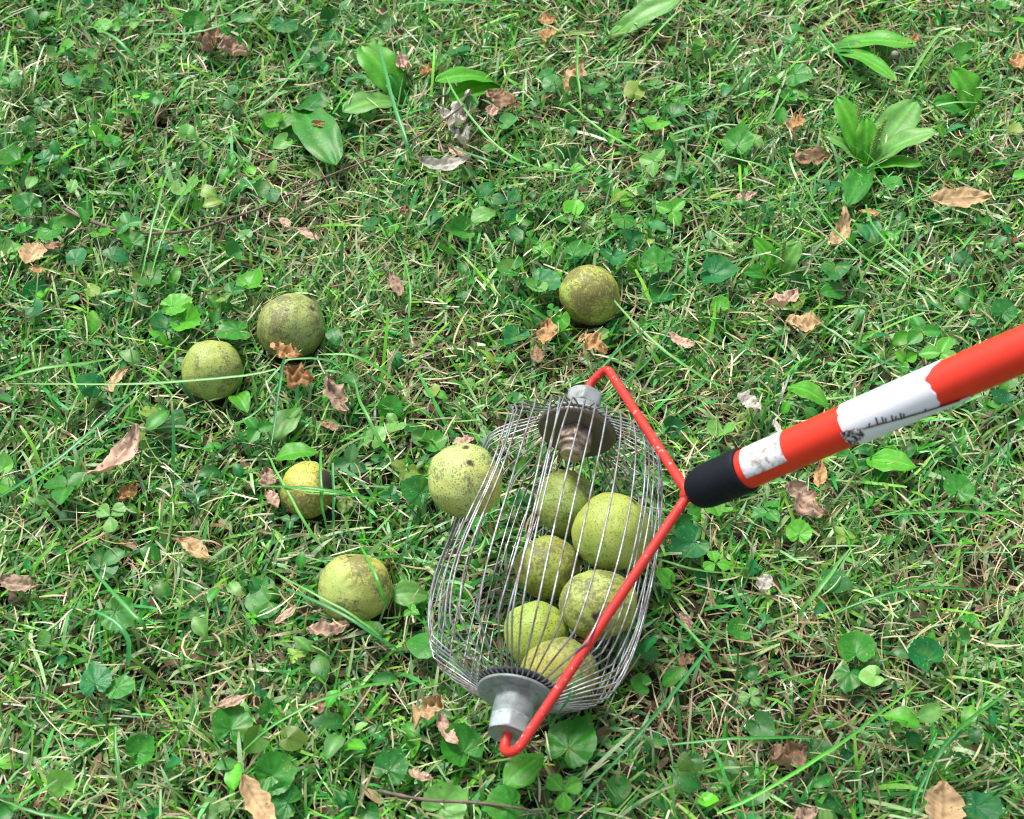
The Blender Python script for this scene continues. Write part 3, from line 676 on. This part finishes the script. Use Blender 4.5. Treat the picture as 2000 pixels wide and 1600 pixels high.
# ---------------- dead leaves
DC = {'t': (.52, .36, .19), 'o': (.48, .29, .13), 'b': (.31, .20, .12), 'm': (.40, .28, .20), 'k': (.56, .38, .28), 'g': (.50, .47, .40), 'r': (.40, .21, .09)}
def dead(px, py, lpx, wpx, dr, tone, curl, twist, crum, shape, label, z=.036, lobes=0, tilt=0):
    c = hero(px, py, max(lpx*.8, wpx), z); L = lpx/2270*1.08; W = wpx/2270; nu, nv = 30, 12; V = []; Cc = []; seed = px*.37+py*.11
    base_c = np.array(DC[tone])
    # spine bent by curl (vertical) and shape (sideways bend)
    x = y = zz = 0; a = -curl/2; b = -shape/2; sp = []
    for i in range(nu+1):
        sp.append((x, y, zz, a, b)); ds = L/nu
        x += ds*math.cos(a)*math.cos(b); y += ds*math.sin(b); zz += ds*math.sin(a); a += curl/nu; b += shape/nu
    sp = np.array(sp); cen = sp[:, :3].mean(0)
    for i in range(nu+1):
        u = i/nu; wv = W*.5*(math.sin(math.pi*min(1, .03+.94*u**.85))**.75)
        wv *= 1+.28*noise.noise(Vector((u*6, seed, 0)))+lobes*math.sin(u*2*math.pi*2.6+seed)
        tw = twist*(u-.5)
        for j in range(nv+1):
            v = j/nv*2-1; e_ = 1+.22*noise.noise(Vector((u*13, v*2, seed)))*abs(v)
            yy = v*wv*e_; hh = .8*crum*W*(noise.noise(Vector((u*4, v*1.6, seed+5)))*1.1+.5*noise.noise(Vector((u*10, v*4, seed))))+abs(curl)*.0*W
            cupz = .35*abs(v)**1.6*wv*(1 if curl >= 0 else -1)+.02*W*math.cos(2*math.pi*(u*8-abs(v)*1.3))
            ly = yy*math.cos(tw)-(hh+cupz)*math.sin(tw); lz = yy*math.sin(tw)+(hh+cupz)*math.cos(tw)
            s_ = sp[i]; V.append((s_[0]-math.sin(s_[3])*lz-math.sin(s_[4])*ly-cen[0], s_[1]+math.cos(s_[4])*ly-cen[1], s_[2]+math.cos(s_[3])*lz-cen[2]))
            k = 1+.10*math.cos(2*math.pi*(u*8-abs(v)*1.3))+(.0 if abs(v) > .1 else -.30)+.5*noise.noise(Vector((u*5, v*2, seed+9)))
            Cc.append(base_c*k)
    Q = [(i*(nv+1)+j, i*(nv+1)+j+1, (i+1)*(nv+1)+j+1, (i+1)*(nv+1)+j) for i in range(nu) for j in range(nv)]
    V = np.array(V)@rot(R(dr), tilt, random.uniform(-.3, .3)).T
    V[:, 2] = np.maximum(V[:, 2], -z+.006)
    o = mesh_np('dead_leaf', V+c, Q, M_dead, np.clip(Cc, .01, .9), origin=c); tag(o, label, 'dead leaf')
DEAD = [
 (410, 75, 70, 60, 120, 'b', 1.2, .6, .6, .4, 'crumpled brown leaf at upper left, left half of the large withered pair', .036, .25),
 (452, 92, 80, 52, 330, 'm', 1.6, .8, .6, .6, 'mauve brown curled leaf at upper left, right half of the large withered pair', .038, .2),
 (1068, 38, 42, 28, 20, 'o', 1.2, .3, .3, .3, 'small orange tan fragment at the top, above a tan square one'),
 (1070, 68, 46, 36, 80, 'o', .5, .3, .3, 0, 'squarish tan fragment near the top edge, below the orange one'),
 (1775, 80, 60, 28, 35, 'o', .8, .6, .4, .8, 'orange tan bent fragment at the upper right'),
 (1990, 120, 50, 40, 80, 'o', .6, .3, .3, .2, 'orange brown leaf cut by the right edge near the top'),
 (1122, 148, 78, 44, 65, 't', .5, .3, .4, .2, 'tan pointed leaf standing at the upper centre', .04, .15, .4),
 (786, 122, 64, 34, 110, 'k', 1.6, .5, .4, .5, 'pinkish tan curled leaf beside the large plantain leaves'),
 (835, 138, 38, 30, 60, 'o', .5, .5, .6, 0, 'ragged orange scrap above the arched bright leaf', .034, .3),
 (978, 192, 72, 52, 340, 'b', 1.5, .4, .35, .5, 'reddish brown curled leaf right of the grey dead leaf'),
 (962, 218, 34, 30, 270, 'k', .6, .3, .3, 0, 'small spotted pinkish scrap under the reddish brown curled leaf'),
 (902, 215, 110, 46, 75, 'g', 1.4, 1.0, .7, .5, 'tall crumpled grey leaf crossed by the dark twig', .042, .3),
 (868, 222, 48, 26, 110, 'g', 1.2, .8, .6, .8, 'small grey white curl left of the tall crumpled grey leaf', .04, .1),
 (898, 262, 56, 44, 300, 'g', 1.0, .6, .7, .2, 'torn grey piece at the foot of the tall crumpled grey leaf', .036, .3),
 (868, 318, 124, 34, 8, 'g', 2.0, .2, .25, .0, 'grey white rolled leaf with fine ribs lying in the upper centre', .04),
 (895, 296, 54, 22, 325, 'k', 1.2, .5, .4, .2, 'light tan curl lying against the grey rolled leaf', .04),
 (632, 243, 52, 20, 355, 'r', .8, .4, .5, .3, 'thin rusty brown fragment above the dark broad leaf'),
 (1555, 240, 50, 36, 70, 'o', .5, .4, .4, .3, 'orange tan scrap left of the big spiked plantain', .036, .2),
 (1585, 310, 80, 44, 10, 'b', .4, .3, .4, .1, 'dull reddish brown leaf deep in the grass left of the big plantain', .022),
 (1876, 388, 124, 50, 4, 't', .7, .3, .22, -.35, 'long tan leaf with a dark midrib at the right', .042),
 (1640, 450, 116, 40, 70, 't', 1.2, 1.4, .25, .9, 'curled tan strip of leaf standing in the right half', .042),
 (1457, 383, 48, 22, 20, 'k', .6, .6, .3, .2, 'little tan scrap left of the curled strip'),
 (1700, 416, 46, 18, 350, 'o', .4, .4, .4, .2, 'orange tan sliver right of the curled strip'),
 (1530, 583, 72, 36, 30, 'k', .9, .8, .4, .9, 'pinkish bent leaf, upper one of the two in the right half', .038, .25),
 (1572, 632, 70, 56, 350, 't', .9, .3, .3, .2, 'tan folded leaf with dark spots, lower one of the two in the right half', .04, .15),
 (772, 555, 66, 30, 300, 'm', 1.0, .8, .4, .4, 'mauve brown curl above the bare straw patch'),
 (791, 412, 30, 24, 80, 'b', .6, .4, .5, 0, 'tiny brown scrap in the upper middle'),
 (65, 495, 56, 52, 70, 't', .2, .2, .1, .1, 'flat tan triangular leaf at the left edge', .038, .15),
 (72, 528, 34, 24, 160, 'o', .3, .3, .3, 0, 'small orange piece below the tan triangular leaf'),
 (104, 482, 44, 22, 10, 'b', .4, .3, .3, 0, 'brown sliver right of the tan triangular leaf'),
 (556, 436, 34, 20, 130, 'k', .5, .3, .3, 0, 'pale pink tan scrap below the twig'),
 (602, 458, 52, 18, 330, 'k', .6, .6, .3, .2, 'narrow pinkish scrap below the right part of the twig'),
 (558, 688, 66, 36, 335, 'o', 1.6, .7, .5, .3, 'orange brown curled leaf leaning on the dull green walnut', .048, .2),
 (583, 735, 66, 40, 335, 'r', .9, .5, .5, .3, 'rusty brown leaf just below the curled one on the walnut', .04, .2),
 (660, 775, 96, 34, 300, 'm', 1.2, 1.0, .5, .3, 'narrow reddish brown curled leaf right of the rusty leaf', .036, .2),
 (645, 832, 42, 22, 340, 'b', .6, .3, .3, .2, 'faint brown scrap right of the large pale oval leaf', .026),
 (1068, 648, 62, 38, 80, 'o', .8, .7, .3, .3, 'pointed orange tan leaf below left of the mottled walnut', .038, .2),
 (1048, 692, 44, 26, 100, 'b', .6, .4, .3, 0, 'dark brown scrap under the pointed orange tan leaf', .028),
 (1158, 672, 56, 44, 330, 'o', .6, .4, .4, .2, 'ragged orange tan leaf below the mottled walnut', .036, .25),
 (1330, 666, 58, 24, 330, 'k', 1.0, .6, .3, .3, 'pinkish twisted leaf right of the ragged orange one', .038),
 (1462, 786, 50, 38, 320, 'g', .4, .4, .3, .2, 'grey white ragged leaf on a straw left of the pole', .04, .2),
 (1518, 834, 32, 14, 290, 'g', .4, .4, .2, 0, 'tiny whitish scrap beside the pole'),
 (230, 742, 66, 22, 70, 't', .8, 1.0, .2, -1.6, 'sickle shaped tan curl at the left', .04),
 (228, 890, 140, 42, 60, 'k', 1.2, 1.8, .25, .8, 'long twisted pinkish brown leaf at the left', .044),
 (250, 962, 46, 30, 60, 'r', .6, .6, .5, .3, 'rust brown scrap below the long twisted leaf', .028),
 (522, 935, 48, 34, 100, 'm', .8, .5, .5, .2, 'mauve brown scrap left of the small yellowish walnut, upper one'),
 (532, 972, 44, 26, 300, 'k', .6, .5, .4, .2, 'pink tan scrap left of the small yellowish walnut, lower one'),
 (380, 1072, 72, 32, 325, 't', 1.6, .5, .3, -.5, 'tan rolled leaf with an orange rim in the lower left', .04),
 (38, 1140, 70, 30, 350, 'm', .6, .3, .3, .1, 'brown leaf at the left edge under crossing blades', .03),
 (640, 1228, 70, 34, 10, 'k', .8, .4, .5, .3, 'pinkish broken leaf just below the lowest loose walnut', .03, .2),
 (560, 1200, 50, 16, 50, 'k', .5, .4, .3, .3, 'tan sliver left of the lowest loose walnut'),
 (905, 862, 40, 24, 20, 'k', .5, .3, .3, 0, 'pinkish scrap just above the squeezed walnut', .03),
 (1575, 978, 88, 46, 310, 'm', 1.3, 1.0, .4, .6, 'brown curled leaf below the pole', .04, .15),
 (1602, 928, 62, 24, 80, 'o', .8, .9, .3, .3, 'orange tan narrow curl touching the lower edge of the pole', .042),
 (835, 1386, 62, 44, 50, 't', 1.2, .8, .7, .4, 'crumpled tan leaf left of the lower hub', .038, .3),
 (872, 1425, 64, 26, 300, 'k', 1.0, .6, .3, .5, 'tan curl with a greenish side, left of the yoke hook', .038),
 (822, 1515, 40, 18, 340, 'k', .6, .4, .4, .2, 'light tan fragment near the bottom middle'),
 (505, 1568, 100, 40, 305, 't', .9, .3, .15, .2, 'large speckled tan leaf at the bottom edge, left of centre', .046),
 (1842, 1575, 78, 66, 80, 't', .7, .2, .12, .1, 'broad tan leaf at the bottom right corner', .044),
 (1540, 1475, 70, 46, 20, 'b', 1.5, .8, .7, .3, 'crumpled brown leaf in the lower right', .036, .2),
 (1340, 1215, 38, 20, 120, 'k', .8, .6, .4, .2, 'little pinkish scrap right of the cage bottom', .034),
 (1494, 1138, 34, 30, 60, 'g', .3, .2, .3, 0, 'small greyish leaf bit right of the cage', .036, .2),
 (1340, 1290, 30, 24, 30, 'b', .6, .3, .4, 0, 'dark brown bit right of the lower cage'),
 (1575, 1592, 40, 30, 30, 'm', .8, .4, .5, 0, 'brown curl at the bottom edge, right of centre'),
 (455, 1372, 52, 20, 25, 'k', .6, .4, .3, .2, 'pale pinkish leaf scrap at the lower left', .036),
 (628, 1375, 44, 30, 340, 'b', .6, .3, .4, 0, 'dark brown scrap left below the cage', .022),
]
for d in DEAD: dead(*d)
# ---------------- twigs
def twig(pxs, z, r, label):
    P_ = np.array([at(a, b, zz) for (a, b), zz in zip(pxs, z)]); t = np.linspace(0, 1, 60)
    # Catmull-Rom through the points
    n_ = len(P_); out = []
    for k in range(60):
        f_ = t[k]*(n_-1); i = min(int(f_), n_-2); f_ -= i; p0, p1, p2, p3 = P_[max(i-1, 0)], P_[i], P_[i+1], P_[min(i+2, n_-1)]
        out.append(.5*((2*p1)+(-p0+p2)*f_+(2*p0-5*p1+4*p2-p3)*f_**2+(-p0+3*p1-3*p2+p3)*f_**3))
    out = np.array(out); rr = r*(1-.45*np.linspace(0, 1, 60))*(1+.12*np.sin(np.linspace(0, 60, 60)))
    V, Q = tube(out, rr, 7); c = out[30]
    col = np.tile((.17, .12, .10), (len(V), 1))*(1+rng.normal(0, .2, (len(V), 1)))
    o = mesh_np('twig', V, Q, M_cane, np.clip(col, .01, 1), origin=c); tag(o, label, 'twig'); return out
tw = twig([(125, 408), (170, 430), (240, 450), (300, 456), (360, 452), (420, 436), (520, 402), (600, 362), (700, 320), (790, 282), (870, 232), (905, 205)], [.028, .030, .033, .034, .035, .034, .033, .031, .032, .040, .050, .056], .0016, 'long thin dark twig curving through the grass at the upper left')
tw = twig([(740, 1545), (830, 1562), (930, 1568), (1010, 1578), (1060, 1590)], [.036, .04, .042, .04, .036], .0014, 'short dark twig at the bottom edge under the yoke hook')
tw2 = twig([(1638, 130), (1639, 165), (1641, 200)], [.05, .054, .05], .0013, 'short upright brown twig over the big plantain')
# pebble-like acorn cap seen on a leaf at the upper right
c = at(1748, 106, .046); V, Q = lathe([(-.003, 0), (-.0028, .002), (-.001, .0035), (.001, .0037), (.0026, .0024), (.003, 0)], c, nrm([.2, .1, 1]), 14)
tag(mesh_np('pebble', V, Q, M_dead, np.tile((.30, .26, .25), (len(V), 1)), origin=c), 'small round grey brown pebble lying on a plantain leaf', 'pebble')
# ---------------- stuff: straw
def add_stuff(name, label, cat, packs, mat):
    Vs, Qs, Cs, b = [], [], [], 0
    for V, Q, C_ in packs: Vs.append(V); Qs.append(Q+b); Cs.append(C_); b += len(V)
    o = mesh_np(name, np.vstack(Vs), np.vstack(Qs), mat, np.vstack(Cs)); tag(o, label, cat, kind='stuff'); print(name, b); return o
U = lambda a, b, n_: rng.uniform(a, b, n_)
packs = []
for dens, zl, zh in ((20000, .002, .012), (9000, .012, .030)):
    x, y = scatter(dens, keep=lambda x, y: np.clip(.50+.35*fieldnoise(x, y, 11, 2.)+.8*spots(x, y, TC)-.45*spots(x, y, BC), .12, 1))
    n_ = len(x); P, V, t = blades(x, y, U(.012, .046, n_), U(.0007, .0017, n_), R(90)-U(-.15, .55, n_), U(-.5, .9, n_), U(0, 6.28, n_), rng.normal(0, .9, n_), U(zl, zh, n_), 4, roll=1.2)
    k = clear(P, .9); V = V[k]; n_ = len(V)
    c = pal(n_, TANS, [.26, .22, .17, .14, .12, .09], .2); packs.append(strips(V, np.repeat(c[:, None], 5, 1), 4))
# dark decaying litter flakes
x, y = scatter(5000); n_ = len(x)
P, V, t = blades(x, y, U(.006, .02, n_), U(.002, .007, n_), R(90)-U(-.3, .5, n_), U(-.6, .6, n_), U(0, 6.28, n_), U(-1, 1, n_), U(.003, .016, n_), 4, roll=.9)
k = clear(P); V = V[k]; c = pal(len(V), [(.12, .07, .04), (.06, .038, .024), (.28, .19, .11), (.17, .11, .07)], None, .25); packs.append(strips(V, np.repeat(c[:, None], 5, 1), 4))
add_stuff('dead_grass', 'tan dry grass stems and litter matted between the green blades', 'dead grass', packs, M_straw)
# ---------------- stuff: living grass
packs = []
def grass(dens, L, W, th, kth, zc, greens=GREENS, p=None, seg=4, tipbrown=.35, keep=None, blunt=.4, root=(.0, .01), hero=.60, kaz=.4):
    x, y = scatter(dens, keep=keep); n_ = len(x)
    # neighbouring blades share a tuft direction
    az = 2.2*fieldnoise(x, y, 26, 4.)+rng.normal(0, 1.5, n_)
    P, V, t = blades(x, y, U(*L, n_), U(*W, n_), U(*th, n_), U(*kth, n_), az, rng.normal(0, kaz, n_), U(*root, n_), seg, U(*zc, n_), blunt)
    k = clear(P, hero); V = V[k]; n_ = len(V)
    c = pal(n_, greens, p, .30); C_ = np.repeat(c[:, None], seg+1, 1)
    C_ = C_*(1-np.clip(.35-t, 0, 1)[None, :, None]*1.0)+np.array([.28, .26, .12])*np.clip(.35-t, 0, 1)[None, :, None]*1.0
    br = rng.uniform(size=n_) < tipbrown; tc = pal(n_, TANS, None, .1)
    C_[br, -1] = tc[br]; 
    wh = rng.uniform(size=n_) < .22; C_[wh, -2] = C_[wh, -2]*.5+tc[wh]*.5
    packs.append(strips(V, C_, seg))
gk = lambda x, y: np.clip(.75+.25*fieldnoise(x, y, 9, 1.)-.6*spots(x, y, TC), .15, 1)
grass(42000, (.012, .038), (.0012, .0026), (.3, 1.35), (.0, .9), (.028, .046), keep=gk)
grass(12000, (.020, .052), (.0024, .0042), (.5, 1.4), (.1, 1.0), (.026, .044), keep=gk)
grass(7000, (.028, .062), (.0012, .0025), (.35, 1.35), (-.1, .35), (.038, .056), [(.05, .33, .03), (.12, .43, .04), (.07, .36, .09), (.19, .49, .10), (.24, .50, .18)], keep=gk, tipbrown=.5, blunt=.6, hero=.8)
wide = [(at(a, b, .01)[:2], c/2270) for a, b, c in [(150, 80, 170), (80, 200, 120), (250, 130, 100), (330, 200, 80), (60, 1480, 120), (1500, 60, 60), (300, 480, 110), (1950, 20, 80)]]
grass(14000, (.014, .034), (.0030, .0056), (.7, 1.5), (.0, .6), (.030, .046), [(.12, .36, .09), (.20, .44, .16), (.30, .50, .24), (.08, .30, .07)], keep=lambda x, y: .12+.88*spots(x, y, wide), blunt=.1)
grass(800, (.045, .095), (.0018, .0034), (.7, 1.3), (.1, .7), (.038, .060), seg=8, keep=gk, hero=.6, blunt=.6)
grass(900, (.03, .06), (.0014, .0022), (.1, .7), (-.1, .3), (.060, .075), [(.20, .36, .10), (.26, .38, .16), (.12, .32, .08)], seg=4, blunt=.9, tipbrown=.8, hero=.95, keep=lambda x, y: 1-.9*(np.hypot(x-base[0], y-base[1]) < .17))
grass(3200, (.010, .032), (.0007, .0018), (1.1, 1.6), (-.2, .5), (.030, .042), [(.55, .50, .30), (.40, .42, .20), (.30, .42, .16), (.65, .60, .42)], root=(.020, .038), seg=4, keep=gk)
# hand-traced long blades, each following a curve seen in the photo
LONG = [  # list of (px,py,z) control points, width px
 ([(0, 748, .04), (240, 765, .048), (420, 730, .075), (540, 722, .07)], 9), ([(560, 728, .05), (480, 820, .05), (440, 800, .04)], 7),
 ([(548, 960, .04), (700, 968, .062), (560, 955, .06)], 6), ([(500, 950, .045), (620, 955, .068), (760, 985, .05)], 9),
 ([(628, 880, .06), (627, 960, .064), (640, 1045, .04)], 8), ([(650, 905, .055), (651, 980, .05), (648, 1035, .04)], 8),
 ([(520, 880, .05), (560, 960, .06), (620, 1060, .05)], 8), ([(700, 1060, .06), (735, 1130, .082), (758, 1190, .06)], 9),
 ([(560, 1150, .045), (700, 1220, .06), (800, 1290, .04)], 9), ([(520, 1110, .04), (640, 1175, .055), (740, 1240, .05)], 7),
 ([(620, 695, .05), (700, 700, .055), (790, 760, .04)], 10), ([(550, 705, .055), (640, 705, .055), (700, 740, .04)], 8),
 ([(690, 740, .045), (720, 820, .055), (770, 900, .04)], 10), ([(555, 700, .06), (545, 760, .05), (530, 870, .04)], 9),
 ([(1010, 600, .04), (1035, 680, .055), (1052, 720, .04)], 8), ([(1300, 620, .04), (1200, 690, .055), (1130, 790, .045)], 7),
 ([(1840, 580, .04), (1660, 480, .06), (1560, 330, .04)], 8), ([(1600, 420, .05), (1800, 470, .055), (2010, 480, .05)], 9),
 ([(1590, 620, .045), (1690, 690, .05), (1800, 730, .04)], 8), ([(1940, 600, .05), (1760, 500, .06), (1690, 400, .04)], 7),
 ([(1560, 1380, .05), (1450, 1330, .055), (1330, 1300, .04)], 8), ([(1120, 1570, .04), (1270, 1410, .06), (1400, 1240, .04)], 9),
 ([(1400, 1590, .05), (1600, 1480, .06), (1800, 1330, .05)], 9), ([(1150, 1600, .04), (1340, 1560, .055), (1560, 1510, .05)], 8),
 ([(1320, 1210, .05), (1370, 1260, .055), (1410, 1330, .04)], 8), ([(1310, 1455, .045), (1500, 1440, .055), (1600, 1445, .04)], 8),
 ([(1640, 1010, .05), (1700, 1080, .06), (1710, 1130, .04)], 10), ([(1660, 1070, .06), (1600, 1150, .06), (1560, 1200, .04)], 12),
 ([(1630, 1200, .045), (1800, 1150, .06), (1990, 1170, .045)], 8), ([(1580, 1170, .05), (1650, 1230, .05), (1680, 1260, .04)], 7),
 ([(1900, 1420, .05), (1830, 1480, .05), (1780, 1590, .04)], 8), ([(1960, 1360, .05), (1850, 1450, .055), (1800, 1570, .05)], 8),
 ([(20, 1290, .05), (130, 1360, .055), (260, 1430, .04)], 10), ([(170, 1100, .04), (250, 1190, .06), (290, 1230, .05)], 12),
 ([(170, 1190, .05), (240, 1230, .055), (250, 1300, .04)], 12), ([(0, 1130, .045), (90, 1080, .055), (170, 990, .05)], 9),
 ([(0, 970, .04), (160, 860, .055), (280, 740, .04)], 10), ([(0, 745, .04), (90, 720, .05), (240, 700, .04)], 12),
 ([(500, 1140, .045), (520, 1270, .06), (540, 1400, .045)], 10), ([(240, 1600, .04), (230, 1500, .05), (225, 1420, .05)], 9),
 ([(0, 1560, .04), (80, 1590, .045), (160, 1600, .04)], 9), ([(600, 1250, .04), (560, 1340, .055), (600, 1440, .05)], 8),
 ([(330, 330, .05), (300, 430, .055), (275, 550, .04)], 8), ([(380, 355, .05), (330, 430, .055), (290, 560, .04)], 8),
 ([(470, 130, .055), (468, 240, .05), (462, 290, .04)], 7), ([(490, 20, .05), (400, 60, .05), (300, 65, .04)], 9),
 ([(170, 50, .04), (230, 80, .055), (270, 130, .04)], 12), ([(350, 20, .05), (600, 40, .055), (800, 70, .04)], 7),
 ([(620, 60, .05), (540, 180, .055), (470, 220, .04)], 7), ([(740, 90, .06), (780, 240, .07), (810, 310, .05)], 12),
 ([(900, 70, .07), (905, 130, .07), (912, 190, .05)], 8), ([(780, 12, .05), (880, 4, .05), (980, 10, .04)], 12),
 ([(20, 60, .06), (8, 120, .06), (0, 160, .04)], 14), ([(1465, 30, .06), (1460, 100, .06), (1452, 160, .04)], 12),
 ([(1130, 70, .05), (1128, 150, .055), (1140, 230, .04)], 8), ([(1445, 75, .06), (1420, 110, .05), (1405, 130, .04)], 10),
 ([(1720, 30, .05), (1660, 140, .06), (1560, 90, .04)], 8), ([(1840, 60, .05), (1790, 130, .05), (1770, 175, .04)], 12),
 ([(1600, 60, .06), (1640, 110, .06), (1670, 150, .04)], 10), ([(1550, 110, .06), (1610, 130, .06), (1670, 148, .05)], 9),
 ([(870, 150, .05), (990, 300, .055), (1150, 330, .04)], 8), ([(1010, 330, .05), (940, 310, .055), (880, 285, .04)], 8),
 ([(240, 380, .04), (420, 400, .052), (640, 430, .04)], 7), ([(1110, 200, .05), (1200, 270, .055), (1330, 330, .04)], 8),
 ([(1390, 300, .05), (1500, 330, .055), (1540, 370, .04)], 7), ([(700, 600, .04), (770, 690, .055), (850, 800, .04)], 7),
 ([(770, 460, .04), (800, 560, .06), (790, 660, .04)], 6), ([(1075, 1420, .05), (1110, 1360, .10), (1145, 1300, .05)], 7),
 ([(930, 1400, .03), (1120, 1440, .04), (1300, 1470, .03)], 7), ([(1250, 1080, .03), (1350, 1110, .05), (1450, 1120, .03)], 6),
 ([(1700, 1010, .045), (1850, 1000, .05), (2000, 1010, .045)], 8), ([(1450, 1010, .045), (1440, 1100, .055), (1470, 1190, .04)], 8),
 ([(1180, 560, .04), (1290, 680, .05), (1420, 760, .04)], 9), ([(1080, 770, .03), (1200, 760, .04), (1310, 640, .04)], 6),
 ([(850, 1220, .04), (870, 1130, .05), (885, 1090, .04)], 6), ([(780, 1090, .04), (700, 1090, .05), (600, 1100, .04)], 8),
 ([(460, 1480, .04), (600, 1380, .055), (780, 1330, .045)], 8), ([(640, 1130, .04), (760, 1040, .05), (850, 1010, .04)], 9),
]
for li, (pts, wp) in enumerate(LONG):
    if li > 11 and li % 3 == 2: continue
    a, b, c = [at(*q) for q in pts[:3]] if len(pts) == 3 else (at(*pts[0]), at(*pts[1])*.5+at(*pts[2])*.5, at(*pts[3]))
    mctl = 2*b-.5*(a+c); t = np.linspace(0, 1, 17)[:, None]
    P = a*(1-t)**2+2*mctl*t*(1-t)+c*t*t
    jn = rng.normal(0, .0004, (17, 3)); jn[1:-1] = (jn[:-2]+jn[1:-1]+jn[2:])/2; P = P+jn
    T = np.gradient(P, axis=0); sd_ = np.stack([-T[:, 1], T[:, 0], 0*T[:, 0]], -1); sd_ /= np.linalg.norm(sd_, axis=1)[:, None]
    if random.random() < .5: t = 1-t
    wd = wp/2270*.36*(np.clip(np.interp(t[:, 0], [0, .1, .5, .9, 1], [.7, .9, 1, .6, .1]), 0, 1))[:, None]
    up_ = np.array([0, 0, 1.])*wd*.5
    V = np.stack([P-sd_*wd+up_, P, P+sd_*wd+up_], 1).reshape(-1, 3)
    Q = np.array([(3*i+j, 3*i+j+1, 3*i+j+4, 3*i+j+3) for i in range(16) for j in range(2)])
    col = pal(1, [(.04, .26, .03), (.08, .34, .03), (.03, .24, .05), (.12, .38, .07)], None, .12)
    C_ = np.repeat(col, len(V), 0); C_[1::3] *= 1.25
    e_ = (0 if t[0, 0] > .5 else 48); C_[e_:e_+3] = (.5, .45, .25)
    packs.append((V, Q, C_))
add_stuff('grass', 'green lawn grass, short mown blades with some long arching ones', 'grass', packs, M_grass)
# ---------------- stuff: small broad leaves among the blades
packs = []
tmpl = []
for k in range(6): tmpl.append(violet(1, random.uniform(-.2, .9), random.uniform(-.1, .4), .04, 22, 3, random.uniform(.02, .1), random.uniform(.1, .5), k))
for k in range(6): tmpl.append(leaf_grid(1, random.uniform(.45, .7), .85, 8, 4, .05, 7, random.uniform(.1, .5), random.uniform(.3, .7), .04, 3))
for k in range(2): tmpl.append(trefoil(1.2, 'berry')); 
tmpl.append(trefoil(1.1, 'clover'))
x, y = scatter(2600, keep=lambda x, y: np.clip(.36+.3*fieldnoise(x, y, 13, 6.)+.65*spots(x, y, BC)-.4*spots(x, y, TC), .05, 1))
cols = pal(len(x), [GC['d'], GC['m'], GC['l'], GC['p'], GC['b'], GC['y'], (.05, .22, .05)], [.22, .22, .14, .08, .18, .04, .12], .18)
H = np.array(HEROES)
for i in range(len(x)):
    z = rng.uniform(.014, .042); D = rng.uniform(.009, .024)
    if rng.uniform() < .12: D *= 1.3
    if (np.hypot(H[:, 0]-x[i], H[:, 1]-y[i]) < H[:, 2]+D*.3).any(): z = min(z, .016)
    c = np.array([x[i], y[i], z]); 
    if any(np.linalg.norm(c-s_[0]) < s_[1]+D*.55 for s_ in SPH): continue
    if np.linalg.norm((c-CB)-AX*((c-CB)@AX)) < .085 and -.07 < (c-CB)@AX < LEN+.06 and z > .02: c[2] = .014; D = min(D, .018)
    V, Q, f_ = tmpl[rng.integers(len(tmpl))]
    M = rot(rng.uniform(0, 6.28), rng.normal(.15, .3), rng.normal(0, .35))
    packs.append((V*D@M.T+c, Q, np.clip(cols[i][None]*f_[:, None], 0, .9)))
add_stuff('ground_cover', 'small violet, clover and strawberry leaves growing thickly between the blades', 'ground cover', packs, M_weed)
